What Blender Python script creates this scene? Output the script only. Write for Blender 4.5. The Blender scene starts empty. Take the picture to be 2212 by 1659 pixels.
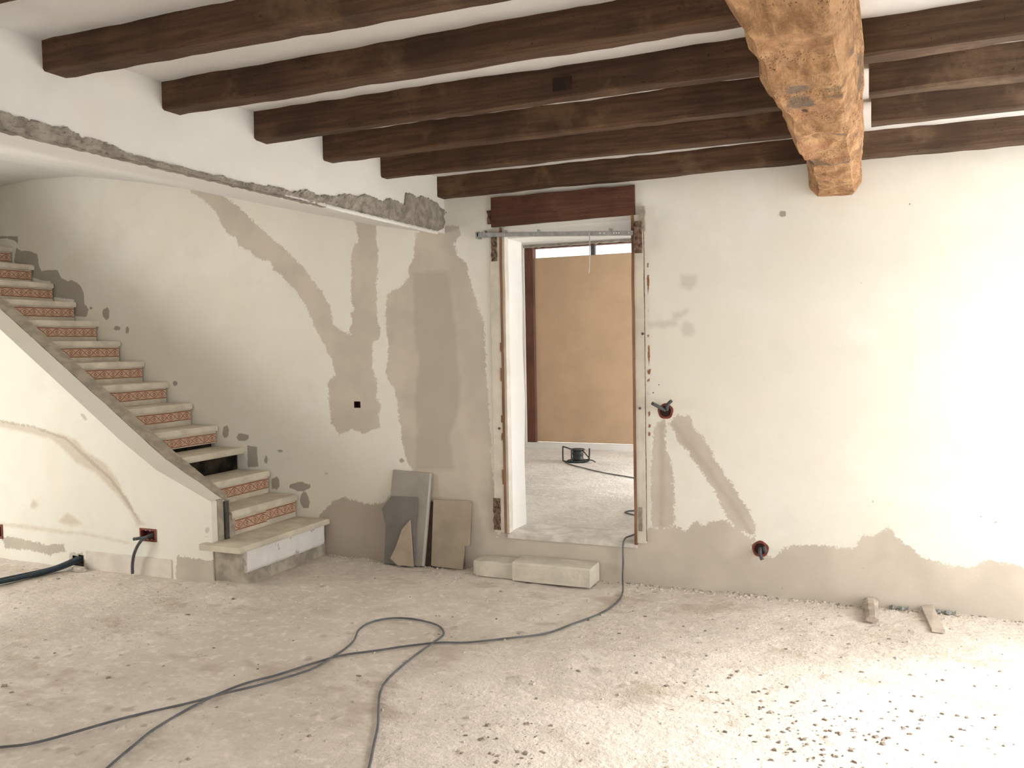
import bpy, bmesh, math, random
import numpy as np
from mathutils import Vector, Matrix, noise as mnoise

random.seed(7)
rng = np.random.default_rng(11)
scene = bpy.context.scene
col = scene.collection

# ------------------------------------------------------------------ camera
F_PX, W_PX, H_PX = 1854.64, 2212, 1659
YAW, PITCH, ROLL = math.radians(-23.1016), math.radians(-2.6656), math.radians(-1.0099)
CAM = Vector((2.7516, -5.3158, 1.55))
fwd = Vector((math.sin(YAW) * math.cos(PITCH), math.cos(YAW) * math.cos(PITCH), math.sin(PITCH)))
rgt = Vector((math.cos(YAW), -math.sin(YAW), 0))
upv = rgt.cross(fwd)
r2 = rgt * math.cos(ROLL) + upv * math.sin(ROLL)
u2 = -rgt * math.sin(ROLL) + upv * math.cos(ROLL)
cam_data = bpy.data.cameras.new('camera')
cam = bpy.data.objects.new('camera', cam_data)
m = Matrix((r2, u2, -fwd)).transposed().to_4x4()
m.translation = CAM
cam.matrix_world = m
cam_data.sensor_width = 36.0
cam_data.lens = 36.0 * F_PX / W_PX
cam_data.clip_start = 0.02
col.objects.link(cam)
scene.camera = cam

# ------------------------------------------------------------------ world, light, exposure
world = bpy.data.worlds.new('overcast_sky')
world.use_nodes = True
scene.world = world
bg = world.node_tree.nodes['Background']
bg.inputs[0].default_value = (0.93, 0.96, 1.0, 1)
bg.inputs[1].default_value = 6.0


def window_light(name, loc, rot, sx, sy, watts, colour):
    l = bpy.data.lights.new(name, 'AREA')
    l.shape = 'RECTANGLE'
    l.size, l.size_y, l.energy, l.color = sx, sy, watts, colour
    o = bpy.data.objects.new(name, l)
    o.location, o.rotation_euler = loc, rot
    col.objects.link(o)
    return o


HALF = math.pi / 2
DAY = (1.0, 0.98, 0.93)
# daylight standing in unseen wall openings of the two rooms; front window added as fill
window_light('daylight_garden_door', (4.72, -1.25, 1.16), (0, HALF, 0), 2.3, 2.35, 130, DAY)
sun_data = bpy.data.lights.new('hazy_sun', 'SUN')
sun_data.energy = 16.5
sun_data.angle = 0.40
sun_data.color = (1.0, 0.985, 0.95)
sun = bpy.data.objects.new('hazy_sun', sun_data)
sun.rotation_euler = Vector((-0.73, -0.35, -0.58)).to_track_quat('-Z', 'Y').to_euler()
col.objects.link(sun)
window_light('front_window_fill', (2.2, -7.0, 1.35), (HALF, 0, 0), 1.8, 1.5, 66, DAY)
window_light('daylight_bay_window', (-5.0, -3.0, 1.15), (0, -HALF, 0), 1.5, 1.6, 200, DAY)
window_light('daylight_rear_room', (3.1, 3.6, 1.25), (0, HALF, 0), 1.5, 1.6, 260, (0.97, 0.98, 1.0))

scene.cycles.use_light_tree = False
scene.cycles.max_bounces = 5
scene.cycles.diffuse_bounces = 4
scene.cycles.glossy_bounces = 2
scene.cycles.caustics_reflective = False
vs = scene.view_settings
vs.view_transform = 'Standard'
vs.look = 'None'
vs.gamma = 1.0
vs.use_curve_mapping = False
vs.exposure = -1.0


# ------------------------------------------------------------------ node helpers
def new_mat(name, rough=0.85, spec=0.25):
    mt = bpy.data.materials.new(name)
    mt.use_nodes = True
    b = mt.node_tree.nodes['Principled BSDF']
    b.inputs['Roughness'].default_value = rough
    b.inputs['Specular IOR Level'].default_value = spec
    return mt, mt.node_tree, b


def put(nt, sock, v):
    if isinstance(v, bpy.types.NodeSocket):
        nt.links.new(v, sock)
    else:
        if isinstance(v, tuple) and len(v) == 3 and len(sock.default_value) == 4:
            v = (*v, 1)
        sock.default_value = v


def coord(nt, scale=(1, 1, 1), loc=(0, 0, 0)):
    t = nt.nodes.new('ShaderNodeTexCoord')
    mp = nt.nodes.new('ShaderNodeMapping')
    mp.inputs['Scale'].default_value = scale
    mp.inputs['Location'].default_value = loc
    nt.links.new(t.outputs['Object'], mp.inputs['Vector'])
    return mp.outputs[0]


def noise(nt, vec, scale, detail=5, rough=0.55, dist=0.0):
    n = nt.nodes.new('ShaderNodeTexNoise')
    put(nt, n.inputs['Vector'], vec)
    n.inputs['Scale'].default_value = scale
    n.inputs['Detail'].default_value = detail
    n.inputs['Roughness'].default_value = rough
    n.inputs['Distortion'].default_value = dist
    return n.outputs['Fac']


def voro(nt, vec, scale, feature='F1', rand=1.0):
    n = nt.nodes.new('ShaderNodeTexVoronoi')
    n.feature = feature
    put(nt, n.inputs['Vector'], vec)
    n.inputs['Scale'].default_value = scale
    n.inputs['Randomness'].default_value = rand
    return n.outputs['Distance']


def mth(nt, op, a, b=0.0, clamp=False):
    n = nt.nodes.new('ShaderNodeMath')
    n.operation = op
    n.use_clamp = clamp
    put(nt, n.inputs[0], a)
    put(nt, n.inputs[1], b)
    return n.outputs[0]


def remap(nt, v, a, b, c=0.0, d=1.0):
    n = nt.nodes.new('ShaderNodeMapRange')
    n.interpolation_type = 'SMOOTHSTEP'
    put(nt, n.inputs[0], v)
    for i, q in enumerate((a, b, c, d)):
        n.inputs[i + 1].default_value = q
    return n.outputs[0]


def mix(nt, f, a, b, blend='MIX'):
    n = nt.nodes.new('ShaderNodeMix')
    n.data_type = 'RGBA'
    n.blend_type = blend
    put(nt, n.inputs[0], f)
    put(nt, n.inputs[6], a)
    put(nt, n.inputs[7], b)
    return n.outputs[2]


def attr(nt, name):
    n = nt.nodes.new('ShaderNodeAttribute')
    n.attribute_name = name
    return n.outputs['Fac']


def bump(nt, bsdf, h, strength=0.3, dist=0.01, prev=None):
    n = nt.nodes.new('ShaderNodeBump')
    n.inputs['Strength'].default_value = strength
    n.inputs['Distance'].default_value = dist
    put(nt, n.inputs['Height'], h)
    if prev is not None:
        nt.links.new(prev, n.inputs['Normal'])
    nt.links.new(n.outputs[0], bsdf.inputs['Normal'])
    return n.outputs[0]


def simple(name, c, rough=0.8, var=0.25, scale=9, bmp=0.15, spec=0.25, metal=0.0, c2=None):
    mt, nt, b = new_mat(name, rough, spec)
    v = coord(nt)
    f = noise(nt, v, scale, 3, 0.6)
    dark = c2 or tuple(q * (1 - var) for q in c)
    put(nt, b.inputs['Base Color'], mix(nt, remap(nt, f, 0.3, 0.7), dark, c))
    b.inputs['Metallic'].default_value = metal
    if bmp:
        bump(nt, b, noise(nt, v, scale * 7, 2), bmp, 0.004)
    return mt


# ------------------------------------------------------------------ materials
def plaster(name, base, attrs=False, mid=(0.475, 0.417, 0.348), deep=(0.40, 0.343, 0.28), soft=(0.46, 0.42, 0.36),
            dark=(0.19, 0.155, 0.125), chip=(0.26, 0.10, 0.045), soft_amt=0.45, dark_amt=0.68):
    mt, nt, b = new_mat(name, 0.9, 0.15)
    v = coord(nt)
    big = noise(nt, v, 1.1, 3, 0.6)
    fine = noise(nt, v, 14, 3, 0.65)
    c = mix(nt, remap(nt, big, 0.35, 0.7), tuple(q * k for q, k in zip(base, (0.93, 0.91, 0.88))), base)
    c = mix(nt, remap(nt, fine, 0.35, 0.75, 0, 0.35), c, tuple(q * 0.90 for q in base))
    c = mix(nt, remap(nt, noise(nt, v, 2.3, 2, 0.6), 0.46, 0.68, 0, 0.45), c, tuple(q * k for q, k in zip(base, (0.95, 0.90, 0.84))))
    c = mix(nt, remap(nt, noise(nt, v, 3.7, 2, 0.6), 0.54, 0.72, 0, 0.4), c, tuple(q * k for q, k in zip(base, (0.86, 0.86, 0.84))))
    h = mth(nt, 'MULTIPLY', noise(nt, v, 55, 2, 0.6), 0.35)
    if attrs:
        edge = mth(nt, 'ADD', mth(nt, 'MULTIPLY', mth(nt, 'SUBTRACT', noise(nt, v, 20, 5, 0.7), 0.5), 0.07),
                   mth(nt, 'MULTIPLY', mth(nt, 'SUBTRACT', noise(nt, v, 80, 1, 0.6), 0.5), 0.022))

        def mask(nm, w, amt=1.0, k=1.0):
            s = mth(nt, 'ADD', attr(nt, nm), mth(nt, 'MULTIPLY', edge, k))
            return remap(nt, s, -w, w, 0.0, amt)
        mm = mask('sd_mid', 0.006, 0.92)
        tone = mix(nt, remap(nt, noise(nt, v, 3.2, 2, 0.6), 0.35, 0.65), mid, tuple(q * 1.16 for q in mid))
        tone = mix(nt, mask('sd_deep', 0.022, 0.75, 0.5), tone, deep)
        c = mix(nt, mm, c, tone)
        c = mix(nt, mask('sd_soft', 0.02, soft_amt, 0.5), c, soft)
        c = mix(nt, mask('sd_dark', 0.004, dark_amt, 0.35), c, dark)
        c = mix(nt, mask('sd_chip', 0.003, 0.95, 0.15), c, chip)
        c = mix(nt, mask('sd_dot', 0.002, 0.9, 0.05), c, (0.04, 0.03, 0.025))
    put(nt, b.inputs['Base Color'], c)
    bump(nt, b, h, 0.35, 0.006)
    return mt


WALL_C = (0.775, 0.753, 0.678)
M = {}
M['wall'] = plaster('old_plaster_wall', WALL_C, True)
M['kerb'] = plaster('painted_stair_plaster', (0.80, 0.78, 0.70), True, mid=(0.44, 0.39, 0.32), soft=(0.56, 0.48, 0.37), dark=(0.34, 0.275, 0.21), soft_amt=0.75, dark_amt=0.45)
M['plain'] = plaster('white_plaster', (0.745, 0.73, 0.695))
M['ceiling'] = plaster('ceiling_plaster', (0.735, 0.722, 0.70))
M['reveal'] = plaster('reveal_plaster', (0.84, 0.83, 0.80))


def floor_material(name, base, low, speck=True):
    mt, nt, b = new_mat(name, 0.92, 0.12)
    v = coord(nt)
    big = noise(nt, v, 1.3, 3, 0.62)
    midn = noise(nt, v, 6.0, 4, 0.68)
    c = mix(nt, remap(nt, big, 0.36, 0.66), low, base)
    c = mix(nt, remap(nt, midn, 0.40, 0.66, 0, 0.55), c, tuple(q * 0.80 for q in base))
    c = mix(nt, remap(nt, noise(nt, v, 30, 3, 0.75), 0.50, 0.70, 0, 0.38), c, tuple(q * 0.70 for q in base))
    c = mix(nt, remap(nt, noise(nt, v, 16, 3, 0.7), 0.50, 0.70, 0, 0.5), c, tuple(min(1, q * 1.22) for q in base))
    h = mth(nt, 'ADD', mth(nt, 'MULTIPLY', midn, 1.0), mth(nt, 'MULTIPLY', noise(nt, v, 35, 3, 0.7), 0.6))
    if speck:
        # trodden pits and grit: sparse stretched spots
        sv = coord(nt, (1.0, 0.75, 1.0))
        wob = nt.nodes.new('ShaderNodeMixRGB')
        wob.blend_type = 'ADD'
        nn = nt.nodes.new('ShaderNodeTexNoise')
        nn.inputs['Scale'].default_value = 14
        nt.links.new(sv, nn.inputs['Vector'])
        wob.inputs[0].default_value = 0.10
        nt.links.new(sv, wob.inputs[1])
        nt.links.new(nn.outputs['Color'], wob.inputs[2])
        vd = voro(nt, wob.outputs[0], 9.5)
        gate = remap(nt, noise(nt, v, 2.2, 3, 0.6), 0.50, 0.64)
        pit = mth(nt, 'MULTIPLY', remap(nt, vd, 0.30, 0.12), gate)
        vd2 = voro(nt, wob.outputs[0], 23)
        pit2 = mth(nt, 'MULTIPLY', remap(nt, vd2, 0.24, 0.10), remap(nt, noise(nt, v, 4.1, 3, 0.6), 0.50, 0.62))
        pp = mth(nt, 'MAXIMUM', pit, pit2)
        c = mix(nt, mth(nt, 'MULTIPLY', pp, 0.5), c, (0.30, 0.24, 0.19))
        c = mix(nt, remap(nt, noise(nt, coord(nt, (1, 1.6, 1), (3, 7, 0)), 1.5, 4, 0.72), 0.53, 0.68, 0, 0.6), c, (0.44, 0.365, 0.285))
    put(nt, b.inputs['Base Color'], c)
    bump(nt, b, h, 0.9, 0.016)
    return mt


M['floor'] = floor_material('dusty_screed', (0.745, 0.672, 0.598), (0.62, 0.55, 0.475))
M['floor2'] = floor_material('pale_screed', (0.74, 0.69, 0.62), (0.58, 0.53, 0.47), False)


def wood(name, a, b_, along='x', worn=None, rough=0.75, grain=1.0):
    mt, nt, b = new_mat(name, rough, 0.25)
    sc = {'x': (0.9, 14, 14), 'y': (14, 0.9, 14), 'z': (14, 14, 0.9)}[along]
    v = coord(nt, sc)
    w = coord(nt)
    g = noise(nt, v, 3.0, 4, 0.65, 0.4)
    c = mix(nt, remap(nt, g, 0.32, 0.70), a, b_)
    c = mix(nt, remap(nt, noise(nt, w, 2.4, 2, 0.6), 0.42, 0.68, 0, 0.6), c, tuple(q * 0.55 for q in a))
    if worn:
        c = mix(nt, remap(nt, noise(nt, w, 3.3, 6, 0.65), 0.54, 0.72, 0, 0.7), c, worn)
    c = mix(nt, remap(nt, noise(nt, w, 55, 3, 0.6), 0.66, 0.72, 0, 0.7), c, tuple(q * 0.25 for q in a))
    put(nt, b.inputs['Base Color'], c)
    bump(nt, b, mth(nt, 'ADD', g, mth(nt, 'MULTIPLY', noise(nt, w, 30, 3, 0.7), 0.6)), 0.55 * grain, 0.008)
    return mt


M['joist'] = wood('dark_oak_joist', (0.060, 0.031, 0.016), (0.112, 0.060, 0.032), 'x', (0.165, 0.098, 0.052))
M['joist_r'] = wood('dusty_oak_joist', (0.072, 0.043, 0.026), (0.125, 0.077, 0.046), 'x', (0.20, 0.135, 0.082))
M['lintel'] = wood('red_brown_lintel', (0.085, 0.034, 0.020), (0.135, 0.058, 0.034), 'x', (0.17, 0.085, 0.05))
M['post'] = wood('red_brown_post', (0.105, 0.045, 0.026), (0.15, 0.068, 0.04), 'z')
M['edge'] = wood('bare_wood_edge', (0.20, 0.105, 0.06), (0.30, 0.17, 0.10), 'z')
M['rotten'] = simple('rotten_wood', (0.24, 0.165, 0.12), 0.95, 0.5, 42, 0.8, 0.1, c2=(0.055, 0.028, 0.022))


BEAM_SPOTS = [(2.530, -2.62, 0.034, (0.13, 0.10, 0.08)), (2.528, -2.43, 0.042, (0.13, 0.10, 0.08)), (2.529, -2.29, 0.010, (0.01, 0.008, 0.006)), (2.52, -1.35, 0.030, (0.17, 0.12, 0.085)), (2.62, -1.95, 0.03, (0.18, 0.13, 0.10))]


def beam_material():
    mt, nt, b = new_mat('hewn_beam', 0.85, 0.15)
    w = coord(nt)
    v = coord(nt, (6, 1.6, 6))
    g = noise(nt, v, 4, 5, 0.7, 0.3)
    c = mix(nt, remap(nt, g, 0.32, 0.68), (0.235, 0.125, 0.058), (0.50, 0.295, 0.15))
    c = mix(nt, remap(nt, noise(nt, w, 3.2, 5, 0.6), 0.48, 0.62, 0, 0.75), c, (0.34, 0.165, 0.090))
    c = mix(nt, remap(nt, noise(nt, w, 4.4, 4, 0.6), 0.58, 0.68, 0, 0.8), c, (0.14, 0.10, 0.075))
    pit = mth(nt, 'MULTIPLY', remap(nt, voro(nt, coord(nt, (1.6, 0.7, 1)), 75), 0.30, 0.14), remap(nt, noise(nt, w, 5, 3), 0.46, 0.56))
    c = mix(nt, mth(nt, 'MULTIPLY', pit, 0.75), c, (0.10, 0.05, 0.025))
    for px_, py_, r_, cc in BEAM_SPOTS:
        s_ = nt.nodes.new('ShaderNodeSeparateXYZ')
        nt.links.new(w, s_.inputs[0])
        dx_ = mth(nt, 'MULTIPLY', mth(nt, 'SUBTRACT', s_.outputs[0], px_), 1.0)
        dy_ = mth(nt, 'MULTIPLY', mth(nt, 'SUBTRACT', s_.outputs[1], py_), 0.45)
        dd_ = mth(nt, 'SQRT', mth(nt, 'ADD', mth(nt, 'MULTIPLY', dx_, dx_), mth(nt, 'MULTIPLY', dy_, dy_)))
        dd_ = mth(nt, 'ADD', dd_, mth(nt, 'MULTIPLY', mth(nt, 'SUBTRACT', noise(nt, w, 28, 4, 0.6), 0.5), r_ * 1.3))
        c = mix(nt, remap(nt, dd_, r_ * 1.25, r_ * 0.7, 0, 0.8), c, cc)
    put(nt, b.inputs['Base Color'], c)
    h = mth(nt, 'SUBTRACT', mth(nt, 'ADD', g, noise(nt, w, 22, 4, 0.7)), pit)
    bump(nt, b, h, 0.8, 0.012)
    return mt


M['beam'] = beam_material()
M['mortar'] = simple('grey_mortar', (0.34, 0.30, 0.25), 0.95, 0.40, 14, 0.9, 0.1)
M['mortar_dark'] = simple('exposed_mortar', (0.47, 0.415, 0.335), 0.95, 0.42, 10, 0.9, 0.1)
M['tread'] = simple('dusty_cream_tread', (0.68, 0.61, 0.49), 0.85, 0.26, 6, 0.25)
M['riser'] = simple('cream_riser_tile', (0.64, 0.575, 0.455), 0.5, 0.25, 7, 0.1, 0.4)
M['hole'] = simple('dark_riser_and_gap_shade', (0.045, 0.034, 0.022), 0.9, 0.5, 9, 0.6, 0.1, c2=(0.008, 0.007, 0.006))
M['white_riser'] = simple('whitewashed_riser', (0.74, 0.70, 0.655), 0.85, 0.12, 7, 0.3)
mt_, nt_, b_ = new_mat('stained_white_riser', 0.88, 0.15)
v_ = coord(nt_)
c_ = mix(nt_, remap(nt_, noise(nt_, v_, 6, 5), 0.35, 0.7), (0.68, 0.65, 0.62), (0.76, 0.735, 0.70))
c_ = mix(nt_, remap(nt_, noise(nt_, coord(nt_, (1, 1, 0.7), (2.3, 0.7, 0)), 11, 5, 0.65), 0.60, 0.66, 0, 0.75), c_, (0.40, 0.36, 0.31))
put(nt_, b_.inputs['Base Color'], c_)
bump(nt_, b_, noise(nt_, v_, 40, 5), 0.3, 0.005)
M['white_riser'] = mt_
M['cream_paint'] = simple('cream_paint', (0.66, 0.60, 0.50), 0.6, 0.18, 7, 0.25, 0.3)
M['kerb_grey'] = simple('unpainted_kerb', (0.43, 0.37, 0.30), 0.95, 0.3, 14, 0.8, 0.1)
M['board'] = simple('brown_hardboard', (0.50, 0.35, 0.22), 0.8, 0.10, 3, 0.06)
M['zinc'] = simple('galvanised_steel', (0.46, 0.46, 0.45), 0.45, 0.3, 30, 0.05, 0.5, 0.75)
M['iron'] = simple('dull_iron', (0.10, 0.095, 0.09), 0.6, 0.4, 20, 0.1, 0.4, 0.3)
M['black'] = simple('black_plastic', (0.018, 0.018, 0.018), 0.5, 0.3, 20, 0.05, 0.5)
M['reel'] = simple('dark_green_plastic', (0.030, 0.038, 0.034), 0.5, 0.3, 20, 0.05, 0.5)
M['cord'] = simple('grey_rubber_cord', (0.15, 0.15, 0.155), 0.75, 0.35, 8, 0.1, 0.3)
M['conduit'] = simple('grey_conduit', (0.085, 0.085, 0.09), 0.55, 0.3, 12, 0.0, 0.4)
M['conduit_blue'] = simple('blue_grey_conduit', (0.040, 0.062, 0.075), 0.55, 0.45, 12, 0.0, 0.4)
M['boxred'] = simple('rust_red_plastic', (0.22, 0.045, 0.025), 0.6, 0.5, 30, 0.1, 0.4)
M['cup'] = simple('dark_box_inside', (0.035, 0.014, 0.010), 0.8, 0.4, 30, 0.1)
M['plank'] = simple('grey_weathered_board', (0.36, 0.33, 0.285), 0.85, 0.18, 5, 0.2)
M['plank_edge'] = simple('pale_cut_edge', (0.56, 0.53, 0.47), 0.85, 0.15, 6, 0.2)
M['dark_grey'] = simple('dark_grey_piece', (0.215, 0.20, 0.18), 0.85, 0.18, 6, 0.2)
M['shard'] = simple('beige_stone_shard', (0.46, 0.38, 0.295), 0.85, 0.15, 6, 0.2)
M['buff'] = simple('buff_board', (0.40, 0.335, 0.255), 0.85, 0.2, 5, 0.15)
M['skirt'] = simple('pinkish_skirting', (0.70, 0.635, 0.555), 0.85, 0.16, 7, 0.3, 0.2)
M['sill'] = simple('dusty_sill', (0.74, 0.69, 0.62), 0.92, 0.28, 9, 0.6, 0.1)
M['stone'] = simple('pale_limestone', (0.68, 0.625, 0.525), 0.92, 0.2, 7, 0.6, 0.1)
M['rubble'] = simple('brown_rubble', (0.50, 0.42, 0.345), 0.95, 0.4, 12, 0.8, 0.1)
M['crumb'] = simple('pale_plaster_crumb', (0.66, 0.59, 0.51), 0.95, 0.3, 18, 0.5, 0.1)
M['crumb_dark'] = simple('dark_grit', (0.35, 0.295, 0.24), 0.95, 0.4, 18, 0.5, 0.1)
M['offcut'] = simple('pinkish_wood_offcut', (0.58, 0.50, 0.42), 0.85, 0.2, 12, 0.3)
M['scrap'] = simple('teal_plastic_scrap', (0.29, 0.31, 0.285), 0.5, 0.4, 20, 0.1)


def tile_pattern():
    mt, nt, b = new_mat('red_scroll_tile', 0.45, 0.4)
    t = nt.nodes.new('ShaderNodeTexCoord')
    s = nt.nodes.new('ShaderNodeSeparateXYZ')
    nt.links.new(t.outputs['Object'], s.inputs[0])
    y, z = s.outputs[1], s.outputs[2]
    P, Hh, A = 0.084, 0.0375, 0.023
    u = mth(nt, 'DIVIDE', y, P)
    v = mth(nt, 'SUBTRACT', z, Hh)
    sn = mth(nt, 'MULTIPLY', mth(nt, 'SINE', mth(nt, 'MULTIPLY', u, math.pi)), A)
    d1 = mth(nt, 'ABSOLUTE', mth(nt, 'SUBTRACT', v, sn))
    d2 = mth(nt, 'ABSOLUTE', mth(nt, 'ADD', v, sn))
    pu = mth(nt, 'MULTIPLY', mth(nt, 'SUBTRACT', mth(nt, 'FRACT', u), 0.5), P)
    rr = mth(nt, 'SQRT', mth(nt, 'ADD', mth(nt, 'MULTIPLY', pu, pu), mth(nt, 'MULTIPLY', v, v)))
    d3 = mth(nt, 'ABSOLUTE', mth(nt, 'SUBTRACT', rr, 0.0095))
    d4 = mth(nt, 'ABSOLUTE', mth(nt, 'SUBTRACT', mth(nt, 'ABSOLUTE', v), 0.0325))
    k = mth(nt, 'MINIMUM', mth(nt, 'MINIMUM', d1, mth(nt, 'ADD', d2, 0.001)), mth(nt, 'MINIMUM', d3, d4))
    f = remap(nt, k, 0.0045, 0.0018)
    w = coord(nt)
    bgc = mix(nt, remap(nt, noise(nt, w, 9, 4), 0.35, 0.65), (0.50, 0.315, 0.215), (0.56, 0.39, 0.275))
    c = mix(nt, f, bgc, (0.215, 0.072, 0.040))
    put(nt, b.inputs['Base Color'], c)
    return mt


M['scroll'] = tile_pattern()


# ------------------------------------------------------------------ mesh helpers
class MB:
    def __init__(self):
        self.v, self.f = [], []

    def quad(self, *p):
        n = len(self.v)
        self.v += [tuple(q) for q in p]
        self.f.append(tuple(range(n, n + len(p))))

    def box(self, a, b):
        (x0, y0, z0), (x1, y1, z1) = a, b
        n = len(self.v)
        self.v += [(x0, y0, z0), (x1, y0, z0), (x1, y1, z0), (x0, y1, z0), (x0, y0, z1), (x1, y0, z1), (x1, y1, z1), (x0, y1, z1)]
        self.f += [tuple(n + i for i in q) for q in ((0, 3, 2, 1), (4, 5, 6, 7), (0, 1, 5, 4), (1, 2, 6, 5), (2, 3, 7, 6), (3, 0, 4, 7))]
        return self

    def rings(self, rings, cap=True, closed=False):
        n = len(self.v)
        k = len(rings[0])
        for r in rings:
            self.v += [tuple(p) for p in r]
        m_ = len(rings)
        for i in range(m_ if closed else m_ - 1):
            a, b = n + i * k, n + ((i + 1) % m_) * k
            for j in range(k):
                j2 = (j + 1) % k
                self.f.append((a + j, a + j2, b + j2, b + j))
        if cap and not closed:
            self.f.append(tuple(n + j for j in reversed(range(k))))
            self.f.append(tuple(n + (m_ - 1) * k + j for j in range(k)))
        return self

    def tube(self, pts, r, k=8, corr=0.0, pitch=0.006):
        pts = [Vector(p) for p in pts]
        rings = []
        up = Vector((0.13, 0.21, 0.97)).normalized()
        prev = None
        for i, p in enumerate(pts):
            t = (pts[min(i + 1, len(pts) - 1)] - pts[max(i - 1, 0)]).normalized()
            if prev is None:
                prev = t.cross(up)
                if prev.length < 1e-3:
                    prev = t.cross(Vector((1, 0, 0)))
            a = (prev - t * prev.dot(t)).normalized()
            prev = a
            b = t.cross(a)
            rr = r * (1 + (corr if i % 2 else -corr))
            rings.append([p + (a * math.cos(q) + b * math.sin(q)) * rr for q in (2 * math.pi * j / k for j in range(k))])
        return self.rings(rings)

    def lathe(self, prof, c, k=20, axis='z'):
        rings = []
        for r, h in prof:
            ring = []
            for j in range(k):
                q = 2 * math.pi * j / k
                a, b = r * math.cos(q), r * math.sin(q)
                ring.append({'z': (c[0] + a, c[1] + b, c[2] + h), 'y': (c[0] + a, c[1] + h, c[2] + b), 'x': (c[0] + h, c[1] + a, c[2] + b)}[axis])
            rings.append(ring)
        return self.rings(rings)

    def prism(self, poly, off):
        off = Vector(off)
        a = [Vector(p) for p in poly]
        return self.rings([a, [p + off for p in a]])

    def build(self, name, mat, parent=None, smooth=False, bevel=0.0, fix=True):
        me = bpy.data.meshes.new(name)
        me.from_pydata([tuple(p) for p in self.v], [], self.f)
        if fix:
            bm = bmesh.new()
            bm.from_mesh(me)
            bmesh.ops.recalc_face_normals(bm, faces=bm.faces)
            if bevel:
                bmesh.ops.bevel(bm, geom=list(bm.edges), offset=bevel, segments=2, affect='EDGES', profile=0.6)
            bm.to_mesh(me)
            bm.free()
        me.materials.append(mat)
        if smooth:
            for p in me.polygons:
                p.use_smooth = True
        o = bpy.data.objects.new(name, me)
        col.objects.link(o)
        if parent is not None:
            o.parent = parent
            o.matrix_parent_inverse = Matrix.Translation(-parent.location)
        return o


def thing(name, label, cat, loc, group=None):
    o = bpy.data.objects.new(name, None)
    o.empty_display_size = 0.05
    o.location = loc
    col.objects.link(o)
    return tag(o, label, cat, group)


def tag(o, label, cat, group=None):
    o['label'], o['category'] = label, cat
    if group:
        o['group'] = group
    return o


def struct(o, label=None):
    o['kind'] = 'structure'
    if label:
        o['label'] = label
    return o


def stuff(o, label=None, cat=None):
    o['kind'] = 'stuff'
    if label:
        o['label'], o['category'] = label, cat
    return o


def curve_pts(pts, step=0.02):
    """Catmull-Rom through pts, resampled."""
    P = [Vector(p) for p in pts]
    P = [P[0] * 2 - P[1]] + P + [P[-1] * 2 - P[-2]]
    out = []
    for i in range(1, len(P) - 2):
        p0, p1, p2, p3 = P[i - 1:i + 3]
        n = max(2, int((p2 - p1).length / step))
        for j in range(n):
            t = j / n
            out.append(0.5 * ((2 * p1) + (p2 - p0) * t + (2 * p0 - 5 * p1 + 4 * p2 - p3) * t * t + (3 * p1 - p0 - 3 * p2 + p3) * t ** 3))
    out.append(P[-2])
    return out


def sdf(pts, polys):
    """Signed distance (positive inside) of 2-D points to the union of polygons."""
    best = np.full(len(pts), -9.0)
    for poly in polys:
        P = np.array(poly)
        lo, hi = P.min(0) - 0.25, P.max(0) + 0.25
        sel = np.where(((pts >= lo) & (pts <= hi)).all(1))[0]
        if not len(sel):
            continue
        q = pts[sel]
        d = np.full(len(q), 9.0)
        inside = np.zeros(len(q), bool)
        for i in range(len(P)):
            a, b = P[i], P[(i + 1) % len(P)]
            ab = b - a
            t = np.clip(((q - a) @ ab) / max(ab @ ab, 1e-12), 0, 1)
            d = np.minimum(d, np.hypot(*(q - a - t[:, None] * ab).T))
            c = (a[1] > q[:, 1]) != (b[1] > q[:, 1])
            with np.errstate(divide='ignore', invalid='ignore'):
                xi = a[0] + (q[:, 1] - a[1]) * ab[0] / (ab[1] if ab[1] else 1e-12)
            inside ^= c & (q[:, 0] < xi)
        best[sel] = np.maximum(best[sel], np.where(inside, d, -d))
    return best


def add_sdf(me, pts2, table):
    for nm, polys in table.items():
        a = me.attributes.new(nm, 'FLOAT', 'POINT')
        a.data.foreach_set('value', np.maximum(sdf(pts2, polys), -0.3).astype(np.float32))


def grid_axis(lo, hi, step, marks=()):
    xs = list(np.linspace(lo, hi, max(2, int(round((hi - lo) / step)) + 1)))
    for mk in marks:
        xs = [x for x in xs if abs(x - mk) > step * 0.4] + [mk]
    return np.array(sorted(xs))


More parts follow.
